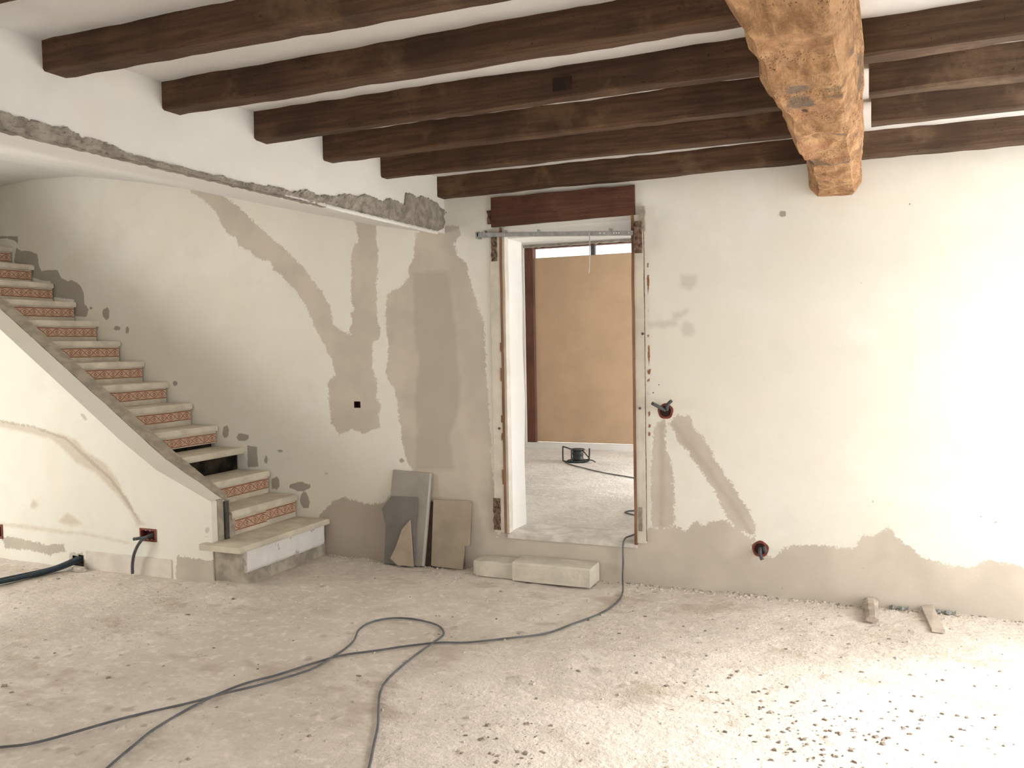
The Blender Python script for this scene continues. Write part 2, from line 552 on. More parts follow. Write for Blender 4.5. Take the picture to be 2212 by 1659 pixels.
# ------------------------------------------------------------------ structure: back wall
POLY_MID = [[(-1.898,2.727),(-1.788,2.65),(-1.638,2.52),(-1.483,2.388),(-1.378,2.315),(-1.259,2.208),(-1.18,2.144),(-1.119,2.055),(-1.027,1.952),(-0.967,1.858),(-0.939,1.759),(-0.965,1.789),(-0.934,1.718),(-0.869,1.668),(-0.788,1.642),(-0.799,1.68),(-0.769,1.728),(-0.78,1.77),(-0.794,1.781),(-0.754,1.819),(-0.779,1.884),(-0.769,2.078),(-0.765,2.226),(-0.74,2.295),(-0.701,2.306),(-0.714,2.396),(-0.735,2.462),(-0.548,2.423),(-0.551,2.296),(-0.534,2.238),(-0.551,2.067),(-0.562,1.94),(-0.564,1.845),(-0.559,1.736),(-0.53,1.661),(-0.555,1.6),(-0.604,1.573),(-0.609,1.395),(-0.573,1.272),(-0.583,1.175),(-0.541,1.121),(-0.571,1.052),(-0.557,0.969),(-0.696,0.918),(-0.801,0.95),(-0.91,0.902),(-0.983,0.996),(-0.995,1.144),(-0.998,1.299),(-0.93,1.341),(-0.959,1.453),(-0.999,1.51),(-1.015,1.559),(-1.103,1.701),(-1.129,1.764),(-1.19,1.872),(-1.236,1.947),(-1.315,2.024),(-1.394,2.101),(-1.467,2.145),(-1.49,2.207),(-1.624,2.241),(-1.681,2.299),(-1.791,2.346),(-1.815,2.409),(-1.892,2.442),(-1.958,2.536),(-2.008,2.623),(-2.102,2.706),(-2.27,2.818),(-2.17,2.816)],[(-0.229,2.338),(-0.248,2.178),(-0.293,2.099),(-0.287,2.042),(-0.34,1.982),(-0.481,1.912),(-0.494,1.715),(-0.47,1.537),(-0.499,1.34),(-0.424,1.231),(-0.404,1.095),(-0.378,0.892),(-0.351,0.756),(-0.306,0.669),(-0.299,0.517),(-0.262,0.052),(-0.266,-0.082),(0.351,-0.059),(0.361,0.423),(0.322,0.74),(0.315,1.057),(0.294,1.374),(0.286,1.695),(0.224,1.86),(0.186,1.984),(0.162,2.106),(0.095,2.159),(0.07,2.252),(0.126,2.309),(0.113,2.364),(-0.038,2.375)],[(-1.077,-0.014),(-1.109,0.293),(-1.053,0.339),(-0.997,0.398),(-0.89,0.438),(-0.753,0.411),(-0.658,0.396),(-0.54,0.423),(-0.492,0.467),(-0.25,0.519),(-0.265,-0.065)],[(0.313,-0.03),(0.333,0.229),(0.392,0.272),(1.377,0.269),(1.408,0.361),(1.427,0.363),(1.573,0.39),(1.649,0.361),(1.716,0.433),(1.765,0.403),(1.799,0.439),(1.896,0.445),(1.96,0.399),(2.04,0.347),(2.071,0.342),(2.039,0.282),(2.118,0.255),(2.179,0.232),(2.218,0.284),(2.289,0.323),(2.381,0.33),(2.548,0.327),(2.637,0.333),(2.658,0.399),(2.76,0.422),(2.81,0.469),(2.86,0.406),(2.917,0.363),(2.98,0.306),(3.105,0.277),(3.139,0.257),(3.159,0.274),(3.226,0.272),(3.312,0.318),(3.483,0.294),(3.919,0.318),(3.924,-0.098),(3.486,-0.025),(2.119,-0.038),(1.096,-0.027)],[(1.588,1.091),(1.68,1.085),(1.704,1.01),(1.769,0.953),(1.842,0.798),(1.93,0.67),(2.025,0.527),(2.075,0.416),(2.071,0.35),(2.024,0.371),(1.952,0.399),(1.896,0.478),(1.832,0.615),(1.751,0.737),(1.669,0.859),(1.595,0.94),(1.553,1.032)],[(1.468,1.047),(1.52,1.057),(1.527,0.888),(1.568,0.754),(1.582,0.39),(1.427,0.363),(1.431,0.749),(1.451,0.987)]]
POLY_DEEP = [[(-0.258,2.066),(0.01,2.065),(0.022,2.003),(0.041,1.916),(0.057,1.701),(0.073,1.693),(0.075,1.497),(0.1,1.3),(0.081,1.102),(0.003,0.902),(0.042,0.677),(-0.276,0.664),(-0.253,0.963),(-0.27,1.165),(-0.225,1.433),(-0.258,1.634)],[(1.554,1.074),(1.637,0.975),(1.736,0.861),(1.817,0.748),(1.881,0.635),(1.961,0.54),(2.071,0.35),(2.032,0.363),(1.945,0.506),(1.865,0.617),(1.768,0.746),(1.637,0.925),(1.554,1.049)],[(1.487,1.031),(1.518,1.031),(1.519,0.752),(1.509,0.377),(1.477,0.375),(1.487,0.751)],[(-1.077,-0.014),(-1.109,0.293),(-1.053,0.339),(-0.997,0.398),(-0.89,0.438),(-0.753,0.411),(-0.658,0.396),(-0.54,0.423),(-0.492,0.467),(-0.25,0.519),(-0.265,-0.065)]]
POLY_SOFT = [[(1.631,1.961),(1.732,1.948),(1.723,1.886),(1.685,1.86),(1.625,1.89)],[(1.573,1.704),(1.584,1.726),(1.623,1.73),(1.673,1.751),(1.677,1.723),(1.634,1.697),(1.589,1.682)],[(1.573,1.704),(1.584,1.726),(1.623,1.73),(1.673,1.751),(1.677,1.723),(1.634,1.697),(1.589,1.682)],[(1.42,1.675),(1.606,1.681),(1.606,1.648),(1.533,1.636),(1.419,1.641)],[(1.708,1.619),(1.717,1.602),(1.698,1.582),(1.678,1.581),(1.659,1.573),(1.642,1.579),(1.635,1.602),(1.627,1.621),(1.632,1.643),(1.637,1.651),(1.658,1.672),(1.679,1.664),(1.701,1.652),(1.707,1.637)]]
POLY_DARK = [[(-4.291,2.347),(-4.253,2.482),(-4.196,2.445),(-4.097,2.442),(-3.992,2.406),(-3.979,2.31),(-3.953,2.255),(-3.866,2.264),(-3.753,2.252),(-3.71,2.183),(-3.637,2.153),(-3.589,2.164),(-3.499,2.12),(-3.457,2.052),(-3.453,1.959),(-3.406,1.905),(-3.432,1.843),(-3.598,1.857),(-3.571,1.997),(-3.861,2.027),(-3.844,2.162),(-3.958,2.174),(-4.063,2.206),(-4.076,2.309)],[(-4.538,2.597),(-4.227,2.575),(-4.229,2.508),(-4.269,2.538),(-4.358,2.565),(-4.54,2.569)],[(-3.17,1.865),(-3.169,1.844),(-3.177,1.823),(-3.2,1.809),(-3.217,1.819),(-3.236,1.834),(-3.244,1.848),(-3.244,1.868),(-3.244,1.889),(-3.229,1.907),(-3.211,1.909),(-3.194,1.922),(-3.177,1.902),(-3.167,1.886)],[(-3.052,1.739),(-3.052,1.731),(-3.065,1.723),(-3.082,1.723),(-3.1,1.722),(-3.112,1.726),(-3.128,1.732),(-3.124,1.741),(-3.128,1.749),(-3.115,1.755),(-3.098,1.76),(-3.08,1.756),(-3.059,1.752),(-3.05,1.746)],[(-2.958,1.721),(-2.957,1.708),(-2.962,1.699),(-2.972,1.692),(-2.982,1.69),(-2.992,1.699),(-2.997,1.707),(-2.993,1.722),(-2.995,1.737),(-2.989,1.742),(-2.978,1.753),(-2.969,1.754),(-2.964,1.747),(-2.954,1.734)],[(-3.363,1.918),(-3.361,1.914),(-3.366,1.908),(-3.374,1.906),(-3.38,1.908),(-3.386,1.91),(-3.393,1.914),(-3.39,1.919),(-3.39,1.924),(-3.385,1.928),(-3.38,1.929),(-3.372,1.928),(-3.366,1.929),(-3.363,1.923)],[(-1.75,0.863),(-1.749,0.85),(-1.766,0.838),(-1.791,0.831),(-1.822,0.832),(-1.852,0.834),(-1.86,0.847),(-1.877,0.86),(-1.855,0.875),(-1.851,0.887),(-1.819,0.888),(-1.791,0.888),(-1.768,0.883),(-1.751,0.877)],[(-1.944,0.899),(-1.949,0.872),(-1.953,0.861),(-1.97,0.854),(-1.985,0.852),(-1.999,0.848),(-2.004,0.875),(-2.005,0.897),(-2.003,0.917),(-1.996,0.939),(-1.981,0.946),(-1.966,0.95),(-1.951,0.942),(-1.944,0.921)],[(-1.433,0.765),(-1.43,0.761),(-1.439,0.758),(-1.449,0.754),(-1.46,0.752),(-1.473,0.756),(-1.476,0.759),(-1.481,0.764),(-1.479,0.768),(-1.472,0.772),(-1.459,0.774),(-1.448,0.774),(-1.436,0.772),(-1.428,0.769)],[(-1.573,0.693),(-1.575,0.679),(-1.579,0.67),(-1.586,0.656),(-1.594,0.665),(-1.602,0.666),(-1.607,0.679),(-1.607,0.691),(-1.602,0.705),(-1.598,0.719),(-1.592,0.718),(-1.584,0.728),(-1.576,0.713),(-1.572,0.707)],[(-1.472,0.514),(-1.472,0.496),(-1.482,0.479),(-1.501,0.456),(-1.518,0.471),(-1.539,0.465),(-1.548,0.486),(-1.543,0.511),(-1.547,0.532),(-1.534,0.553),(-1.515,0.552),(-1.496,0.57),(-1.48,0.553),(-1.471,0.535)],[(-1.183,0.503),(-1.188,0.49),(-1.218,0.478),(-1.256,0.464),(-1.305,0.458),(-1.335,0.472),(-1.378,0.48),(-1.381,0.494),(-1.376,0.511),(-1.342,0.518),(-1.296,0.532),(-1.256,0.536),(-1.227,0.524),(-1.181,0.517)],[(-1.197,0.393),(-1.198,0.364),(-1.213,0.335),(-1.232,0.338),(-1.251,0.332),(-1.267,0.344),(-1.28,0.366),(-1.286,0.388),(-1.278,0.416),(-1.269,0.445),(-1.247,0.462),(-1.227,0.455),(-1.216,0.445),(-1.205,0.416)],[(-2.452,1.281),(-2.456,1.271),(-2.467,1.262),(-2.475,1.261),(-2.487,1.26),(-2.498,1.26),(-2.499,1.272),(-2.507,1.28),(-2.504,1.289),(-2.495,1.296),(-2.485,1.301),(-2.473,1.299),(-2.463,1.297),(-2.458,1.291)],[(-1.768,0.798),(-1.674,0.79),(-1.667,0.635),(-1.766,0.624)],[(-1.02,0.609),(-1.023,0.605),(-1.025,0.604),(-1.032,0.602),(-1.04,0.601),(-1.045,0.603),(-1.052,0.604),(-1.055,0.607),(-1.05,0.611),(-1.048,0.614),(-1.04,0.615),(-1.032,0.616),(-1.027,0.614),(-1.023,0.612)],[(-0.363,0.73),(-0.366,0.722),(-0.374,0.716),(-0.381,0.711),(-0.39,0.712),(-0.397,0.714),(-0.402,0.723),(-0.405,0.729),(-0.4,0.737),(-0.398,0.743),(-0.388,0.748),(-0.38,0.745),(-0.374,0.745),(-0.369,0.738)],[(2.254,2.285),(2.256,2.276),(2.249,2.273),(2.238,2.271),(2.227,2.271),(2.22,2.272),(2.208,2.28),(2.212,2.289),(2.215,2.295),(2.217,2.301),(2.228,2.306),(2.237,2.303),(2.249,2.303),(2.252,2.294)]]
POLY_DOT = [[(2.922,2.292),(2.921,2.287),(2.915,2.285),(2.911,2.287),(2.907,2.293),(2.911,2.298),(2.915,2.3),(2.921,2.296)],[(1.491,1.279),(1.491,1.275),(1.486,1.274),(1.481,1.274),(1.48,1.279),(1.482,1.282),(1.486,1.285),(1.49,1.283)],[(1.456,1.229),(1.454,1.224),(1.45,1.223),(1.445,1.224),(1.443,1.229),(1.445,1.232),(1.45,1.234),(1.455,1.233)],[(-0.053,2.658),(-0.055,2.654),(-0.06,2.652),(-0.065,2.656),(-0.068,2.66),(-0.065,2.664),(-0.06,2.665),(-0.054,2.663)],[(-0.057,2.586),(-0.061,2.582),(-0.066,2.581),(-0.071,2.583),(-0.073,2.587),(-0.07,2.591),(-0.065,2.592),(-0.061,2.591)],[(0.017,2.463),(0.016,2.459),(0.011,2.456),(0.005,2.46),(0.004,2.464),(0.006,2.467),(0.011,2.469),(0.016,2.467)],[(2.667,1.861),(2.666,1.858),(2.663,1.855),(2.659,1.857),(2.657,1.862),(2.659,1.865),(2.663,1.866),(2.666,1.865)],[(1.9,0.795),(1.899,0.79),(1.895,0.789),(1.891,0.79),(1.889,0.794),(1.891,0.799),(1.895,0.8),(1.899,0.799)],[(2.736,0.61),(2.734,0.605),(2.728,0.601),(2.722,0.604),(2.721,0.609),(2.724,0.616),(2.728,0.618),(2.734,0.617)],[(3.283,0.559),(3.282,0.553),(3.278,0.551),(3.272,0.552),(3.27,0.558),(3.273,0.564),(3.278,0.565),(3.282,0.564)],[(3.354,0.533),(3.351,0.527),(3.345,0.524),(3.34,0.526),(3.336,0.531),(3.339,0.536),(3.345,0.54),(3.352,0.538)],[(2.232,0.058),(2.23,0.054),(2.227,0.051),(2.223,0.054),(2.221,0.057),(2.223,0.061),(2.227,0.063),(2.23,0.063)],[(2.677,0.215),(2.674,0.211),(2.669,0.21),(2.664,0.211),(2.662,0.214),(2.664,0.218),(2.669,0.22),(2.675,0.218)]]
POLY_CHIP = [[(1.418,2.044),(1.431,2.043),(1.426,2.013),(1.415,2.013)],[(1.416,1.971),(1.43,1.971),(1.433,1.92),(1.424,1.845),(1.417,1.846),(1.417,1.921)],[(1.418,1.762),(1.426,1.762),(1.426,1.731),(1.418,1.731)],[(1.412,1.597),(1.43,1.596),(1.426,1.574),(1.414,1.574)],[(1.418,1.529),(1.431,1.529),(1.432,1.45),(1.424,1.394),(1.416,1.45)],[(1.411,1.377),(1.433,1.377),(1.435,1.338),(1.414,1.349)],[(1.41,1.304),(1.43,1.321),(1.426,1.301),(1.413,1.294)],[(1.411,1.236),(1.422,1.236),(1.424,1.211),(1.414,1.211)],[(1.412,1.377),(1.438,1.377),(1.429,1.343),(1.416,1.347)],[(1.413,1.114),(1.431,1.114),(1.43,1.076),(1.415,1.076)],[(1.415,1.029),(1.434,1.03),(1.432,1.004),(1.416,1.004)],[(1.414,0.978),(1.432,0.979),(1.429,0.953),(1.416,0.953)]]
DOOR = (0.437, 1.338, 0.262, 2.335)
BOXES = [(-0.775, -0.720, 1.104, 1.151), (1.494, 1.562, 1.078, 1.146), (2.066, 2.134, 0.251, 0.319)]
HOLES = [DOOR] + BOXES
xs = grid_axis(-4.9, 4.65, 0.0125, [h[0] for h in HOLES] + [h[1] for h in HOLES])
zs = grid_axis(-0.02, 3.2, 0.0125, [h[2] for h in HOLES] + [h[3] for h in HOLES])
XX, ZZ = np.meshgrid(xs, zs, indexing='ij')
wob = np.array([mnoise.noise(Vector((x * 1.3, 3.1, z * 1.3))) * 0.006 for x, z in zip(XX.ravel(), ZZ.ravel())])
verts = np.stack([XX.ravel(), np.abs(wob) * 0 + wob * 0.6, ZZ.ravel()], 1)
faces = []
nz = len(zs)
for i in range(len(xs) - 1):
    xc = (xs[i] + xs[i + 1]) / 2
    for j in range(nz - 1):
        zc = (zs[j] + zs[j + 1]) / 2
        if any(h[0] < xc < h[1] and h[2] < zc < h[3] for h in HOLES):
            continue
        faces.append((i * nz + j, (i + 1) * nz + j, (i + 1) * nz + j + 1, i * nz + j + 1))
me = bpy.data.meshes.new('wall_back')
me.from_pydata(verts.tolist(), [], faces)
me.materials.append(M['wall'])
add_sdf(me, np.stack([XX.ravel(), ZZ.ravel()], 1), {'sd_mid': POLY_MID, 'sd_deep': POLY_DEEP, 'sd_soft': POLY_SOFT, 'sd_dark': POLY_DARK, 'sd_dot': POLY_DOT, 'sd_chip': POLY_CHIP})
for p in me.polygons:
    p.use_smooth = True
wall_back = bpy.data.objects.new('wall_back', me)
col.objects.link(wall_back)
struct(wall_back)
x0, x1, z0, z1 = DOOR
T = 0.33
b = MB()
# wobbly plastered reveals, head and sill of the doorway, and the far face of the wall
for side, xe in ((-1, x0 + 0.006), (1, x1 - 0.002)):
    n = len(b.v)
    zz = np.linspace(z0, z1, 40)
    for z in zz:
        w = mnoise.noise(Vector((side * 3, 0, z * 2.2))) * 0.012
        b.v += [(xe, 0.0, z), (xe - side * 0.0 + w * 0.5, T * 0.5, z), (xe + w, T - 0.02, z), (xe - 0.015 * (-side) + w, T, z)]
    for i in range(39):
        for j in range(3):
            a = n + i * 4 + j
            b.f.append((a, a + 1, a + 5, a + 4))
b.quad((x0, 0, z1), (x1, 0, z1), (x1, T, z1 - 0.05), (x0, T, z1 - 0.05))
b.quad((-4.9, T, -0.02), (x0 - 0.02, T, -0.02), (x0 - 0.02, T, 3.2), (-4.9, T, 3.2))
b.quad((x1 + 0.02, T, -0.02), (4.8, T, -0.02), (4.8, T, 3.2), (x1 + 0.02, T, 3.2))
b.quad((x0 - 0.02, T, z1 - 0.05), (x1 + 0.02, T, z1 - 0.05), (x1 + 0.02, T, 3.2), (x0 - 0.02, T, 3.2))
b.build('door_reveal', M['reveal'], wall_back, fix=False)
sill = MB()
N = 30
rows = []
for i in range(N + 1):
    x = x0 + (x1 - x0) * i / N
    w = mnoise.noise(Vector((x * 6, 1, 0))) * 0.010
    rows.append([(x, -0.012 + w * 0.5, z0 - 0.03), (x, -0.014 + w, z0 - 0.004), (x, 0.01, z0 + 0.006 + w * 0.4), (x, T, z0 + 0.004), (x, T, z0 - 0.03)])
sill.rings(rows)
sill.build('door_sill', M['sill'], wall_back)

# ------------------------------------------------------------------ other walls, ceilings, floors
b = MB()
b.box((4.6, -6.9, -0.02), (4.85, -2.45, 3.2)).box((4.6, -0.05, -0.02), (4.85, T, 3.2)).box((4.6, -2.45, 2.35), (4.85, -0.05, 3.2))
struct(b.build('wall_right', M['plain']))
b = MB()
b.box((-5.1, -6.9, -0.02), (-4.9, -3.8, 3.2)).box((-5.1, -2.2, -0.02), (-4.9, T, 3.2)).box((-5.1, -3.8, 1.9), (-4.9, -2.2, 3.2)).box((-5.1, -3.8, -0.02), (-4.9, -2.2, 0.4))
struct(b.build('wall_left', M['plain']))
b = MB()
FY0, FY1 = -7.1, -6.9
for a, c in (((-5.1, -0.02), (1.3, 3.2)), ((3.1, -0.02), (4.85, 3.2)), ((1.3, -0.02), (3.1, 0.6)), ((1.3, 2.1), (3.1, 3.2))):
    b.box((a[0], FY0, a[1]), (c[0], FY1, c[1]))
struct(b.build('wall_front', M['plain']))

# hanging wall over the removed partition (the joists rest in it)
b = MB()
n = 90
rings = []
for i in range(n + 1):
    y = -6.9 + 6.9 * i / n
    w = mnoise.noise(Vector((0, y * 1.4, 2))) * 0.006
    rings.append([(w, y, 2.318), (w * 0.7, y, 2.5), (w, y, 2.76), (-0.14, y, 2.76), (-0.14, y, 2.37), (-0.02, y, 2.318)])
b.rings(rings)
wall_hang = b.build('wall_upper_left', M['plain'], smooth=False)
struct(wall_hang)
band = [(-3.332,2.369),(-3.266,2.373),(-3.215,2.366),(-3.162,2.369),(-3.089,2.366),(-2.997,2.37),(-2.944,2.354),(-2.892,2.358),(-2.784,2.348),(-2.717,2.331),(-2.67,2.334),(-2.548,2.331),(-2.363,2.325),(-2.279,2.313),(-2.19,2.335),(-2.067,2.317),(-2.001,2.334),(-1.934,2.338),(-1.795,2.349),(-1.685,2.341),(-1.568,2.373),(-1.447,2.355),(-1.404,2.374),(-1.341,2.371),(-1.203,2.406),(-1.077,2.411),(-1.001,2.437),(-0.816,2.419),(-0.732,2.454),(-0.56,2.436),(-0.534,2.513),(-0.446,2.518),(-0.398,2.503),(-0.317,2.53),(-0.106,2.509),(-0.02,2.468),(0.012,2.418)]
b = MB()
ys = np.concatenate([np.arange(-6.85, -3.36, 0.02), np.arange(-3.36, -0.012, 0.006)])
bt = np.array(band)
rings = []
for k, y in enumerate(ys):
    zt = np.interp(y, bt[:, 0], bt[:, 1]) + mnoise.noise(Vector((y * 40, 5, 0))) * 0.012 + mnoise.noise(Vector((y * 110, 9, 0))) * 0.006
    zb = (2.306 if y < -1.4 else 2.322) + mnoise.noise(Vector((y * 25, 1, 4))) * 0.006
    if y > -0.12:
        zb += (y + 0.12) * 0.35
    zt = max(zt, zb + 0.026)
    prof = []
    for s_ in np.linspace(0, 1, 9):
        z = zb + (zt - zb) * s_
        d = 0.010 + 0.010 * mnoise.noise(Vector((3, y * 22, z * 30))) + 0.008 * mnoise.noise(Vector((8, y * 60, z * 70))) - (0.004 if 0.1 < s_ < 0.3 else 0)
        prof.append((max(d, 0.003), y, z))
    rings.append([(-0.02, y, zb)] + prof + [(-0.02, y, zt)])
b.rings(rings)
b.build('broken_mortar_edge', M['mortar'], wall_hang)
b = MB()
rings = []
for k, y in enumerate(np.arange(-1.75, -0.11, 0.012)):
    w = mnoise.noise(Vector((y * 18, 2, 7))) * 0.006
    e = min(1, (y + 1.75) / 0.5)
    rings.append([(-0.03, y, 2.318), (0.006 + w * 0.5, y, 2.324 + w), (0.012 + w, y, 2.312), (0.004, y, 2.318 - 0.016 * e + w), (-0.03, y, 2.305)])
b.rings(rings)
b.build('plaster_lip', M['plain'], wall_hang)

# sloping plaster ceiling of the stair bay
prof = [(0.0, 2.318), (-0.11, 2.332), (-0.52, 2.408), (-0.91, 2.496), (-1.41, 2.612), (-1.89, 2.728), (-2.30, 2.824), (-2.80, 2.923), (-3.46, 3.03), (-4.0, 3.05), (-4.9, 3.0)]
b = MB()
b.rings([[(x, y, z) for x, z in prof] + [(-4.9, y, 3.2), (-0.13, y, 3.2), (-0.13, y, 2.5), (-0.02, y, 2.34)] for y in (-6.9, 0.0)])
struct(b.build('ceiling_stair_bay', M['ceiling']))
b = MB()
cxs, cys = grid_axis(-0.1, 4.75, 0.04), grid_axis(-6.9, 0.02, 0.03)
for x in cxs:
    for y in cys:
        z = float(np.interp(y, [-6.9, -3.1, -2.0, -1.3, 0], [2.655, 2.660, 2.680, 2.692, 2.692]))
        z += 0.007 * mnoise.noise(Vector((x * 2.3, y * 5, 1))) + 0.004 * mnoise.noise(Vector((x * 9, y * 9, 4)))
        b.v.append((x, y, z))
nyc = len(cys)
for i in range(len(cxs) - 1):
    for j in range(nyc - 1):
        b.f.append((i * nyc + j, i * nyc + j + 1, (i + 1) * nyc + j + 1, (i + 1) * nyc + j))
b.box((-0.1, -6.9, 2.76), (4.8, 0.02, 2.82))
struct(b.build('ceiling', M['ceiling'], fix=False))

# main floor: gently uneven screed
xs = grid_axis(-4.9, 4.8, 0.04)
ys = grid_axis(-6.9, 0.03, 0.04)


def floor_z(x, y):
    return 0.040 * math.exp(-((x + 1.12) / 0.28) ** 2 - ((y + 1.0) / 0.16) ** 2) + 0.010 * mnoise.noise(Vector((x * 1.7, y * 1.7, 0))) + 0.006 * mnoise.noise(Vector((x * 5.1, y * 5.1, 3))) - 0.004


fv = [(x, y, floor_z(x, y) + 0.004 * mnoise.noise(Vector((x * 13, y * 13, 8)))) for x in xs for y in ys]
ny = len(ys)
ff = [(i * ny + j, (i + 1) * ny + j, (i + 1) * ny + j + 1, i * ny + j + 1) for i in range(len(xs) - 1) for j in range(ny - 1)]
b = MB()
b.v, b.f = fv, ff
fl = b.build('floor', M['floor'], smooth=True, fix=False)
struct(fl)

# rear room
b = MB()
b.box((-2.6, 0.30, 0.16), (3.0, 4.62, 0.262))
struct(b.build('floor_rear_room', M['floor2']))
struct(MB().box((-2.8, T, 0.0), (-2.6, 4.9, 3.0)).build('wall_rear_left', M['reveal']))
b = MB().box((3.0, T, 0.0), (3.2, 2.8, 3.0)).box((3.0, 4.4, 0.0), (3.2, 4.9, 3.0)).box((3.0, 2.8, 2.0), (3.2, 4.4, 3.0)).box((3.0, 2.8, 0.0), (3.2, 4.4, 0.5))
struct(b.build('wall_rear_right', M['reveal']))
struct(MB().box((-2.8, T, 2.95), (3.2, 4.9, 3.05)).build('ceiling_rear_room', M['ceiling']))
OX0, OX1, OZ1 = -1.27, 1.15, 2.76
b = MB().box((-2.8, 4.55, 0.0), (OX0, 4.85, 3.0)).box((OX1, 4.55, 0.0), (3.2, 4.85, 3.0)).box((OX0, 4.55, OZ1), (OX1, 4.85, 3.0)).box((OX0, 4.55, 0.0), (OX1, 4.85, 0.325))
struct(b.build('wall_rear_far', M['plain']))
door2 = bpy.data.objects.new('door_2', None)
door2.location = (-0.05, 4.6, 0.33)
col.objects.link(door2)
struct(door2)
MB().box((OX0, 4.57, 0.325), (-1.158, 4.68, 2.735)).build('frame_post', M['post'], door2, bevel=0.004)
MB().box((1.05, 4.57, 0.325), (OX1, 4.68, 2.735)).build('frame_post', M['post'], door2, bevel=0.004)
MB().box((-1.158, 4.58, 2.715), (1.05, 4.68, 2.755)).build('frame_head', M['post'], door2, bevel=0.004)
MB().box((-0.425, 4.60, 2.60), (-0.372, 4.66, 2.715)).build('mullion', M['iron'], door2, bevel=0.003)
b = MB()
rg = []
for i in range(61):
    x = OX0 + (OX1 - OX0) * i / 60
    w = 0.02 * mnoise.noise(Vector((x * 22, 0, 1)))
    rg.append([(x, 4.54, 2.76), (x, 4.535, 2.735 + w), (x, 4.555, 2.725 + w), (x, 4.57, 2.76)])
b.rings(rg)
b.build('ragged_head_plaster', M['mortar'], door2)
o = MB().box((-1.15, 4.61, 0.33), (1.045, 4.635, 2.603)).build('hardboard_sheet', M['board'], bevel=0.002)
tag(o, 'large brown hardboard sheet closing the far opening beyond the doorway', 'board')

# ------------------------------------------------------------------ stair bay: kerb wall
def nose(i):
    return (-1.045 - 0.2497 * i, 0.271 + 0.1705 * i)


def nline(x):
    return 0.271 - 0.683 * (x + 1.045)


BAL_MID = [[(-3.331,0.157),(-3.238,0.17),(-3.086,0.156),(-2.893,0.139),(-2.677,0.155),(-2.675,0.106),(-2.827,0.069),(-3.09,0.086),(-3.181,0.079),(-3.308,0.082)],[(-2.638,0.097),(-2.487,0.103),(-2.489,0.054),(-2.458,0.032),(-2.576,-0.002),(-2.641,0.041)],[(-1.618,0.161),(-1.476,0.15),(-1.332,0.151),(-1.068,0.204),(-1.076,0.014),(-1.63,-0.02),(-1.618,0.143)]]
BAL_SOFT = [[(-3.606,1.076),(-3.299,1.046),(-3.101,1.026),(-2.932,0.999),(-2.673,0.958),(-2.513,0.922),(-2.426,0.842),(-2.251,0.766),(-2.146,0.672),(-2.098,0.593),(-2.005,0.468),(-1.924,0.376),(-1.895,0.353),(-1.964,0.338),(-2.007,0.413),(-2.102,0.518),(-2.215,0.603),(-2.344,0.696),(-2.522,0.755),(-2.655,0.857),(-2.769,0.921),(-3.007,0.959),(-3.303,0.998),(-3.61,1.026)],[(-3.444,0.264),(-3.351,0.267),(-3.114,0.273),(-2.903,0.262),(-2.68,0.25),(-2.478,0.255),(-2.046,0.215),(-2.046,0.206),(-2.479,0.243),(-2.68,0.238),(-2.904,0.241),(-3.17,0.244),(-3.352,0.251),(-3.445,0.248)],[(-2.727,0.317),(-2.646,0.384),(-2.58,0.37),(-2.491,0.315),(-2.601,0.295)],[(-2.933,0.431),(-2.948,0.417),(-2.956,0.409),(-2.969,0.398),(-2.986,0.4),(-3.006,0.405),(-3.013,0.415),(-3.014,0.426),(-3.006,0.44),(-3.002,0.451),(-2.985,0.463),(-2.965,0.457),(-2.947,0.455),(-2.947,0.445)],[(-2.933,0.431),(-2.948,0.417),(-2.956,0.409),(-2.969,0.398),(-2.986,0.4),(-3.006,0.405),(-3.013,0.415),(-3.014,0.426),(-3.006,0.44),(-3.002,0.451),(-2.985,0.463),(-2.965,0.457),(-2.947,0.455),(-2.947,0.445)]]
BAL_DARK = [[(-3.3,1.032),(-2.956,0.998),(-2.628,0.919),(-2.451,0.801),(-2.213,0.653),(-2.059,0.498),(-1.946,0.359),(-1.928,0.366),(-2.041,0.515),(-2.19,0.67),(-2.432,0.822),(-2.614,0.936),(-2.945,1.015),(-3.299,1.05)],[(-2.47,1.111),(-2.434,1.112),(-2.391,1.07),(-2.418,1.06)],[(-1.322,0.354),(-1.328,0.342),(-1.331,0.337),(-1.337,0.333),(-1.344,0.327),(-1.352,0.334),(-1.357,0.341),(-1.354,0.351),(-1.354,0.36),(-1.35,0.368),(-1.342,0.373),(-1.336,0.372),(-1.33,0.373),(-1.324,0.362)],[(-1.34,0.306),(-1.339,0.301),(-1.343,0.299),(-1.348,0.296),(-1.352,0.297),(-1.357,0.296),(-1.36,0.301),(-1.362,0.304),(-1.36,0.309),(-1.357,0.312),(-1.352,0.314),(-1.346,0.313),(-1.342,0.312),(-1.337,0.311)]]
KY, KM, KI = -0.92, -0.80, -0.70
KX0, KX1 = -4.9, -1.30


def kerb_top(x):
    return nline(x) + np.interp(x, [-4.9, -2.1, -1.77, -1.30], [-0.05, -0.055, -0.03, 0.098])


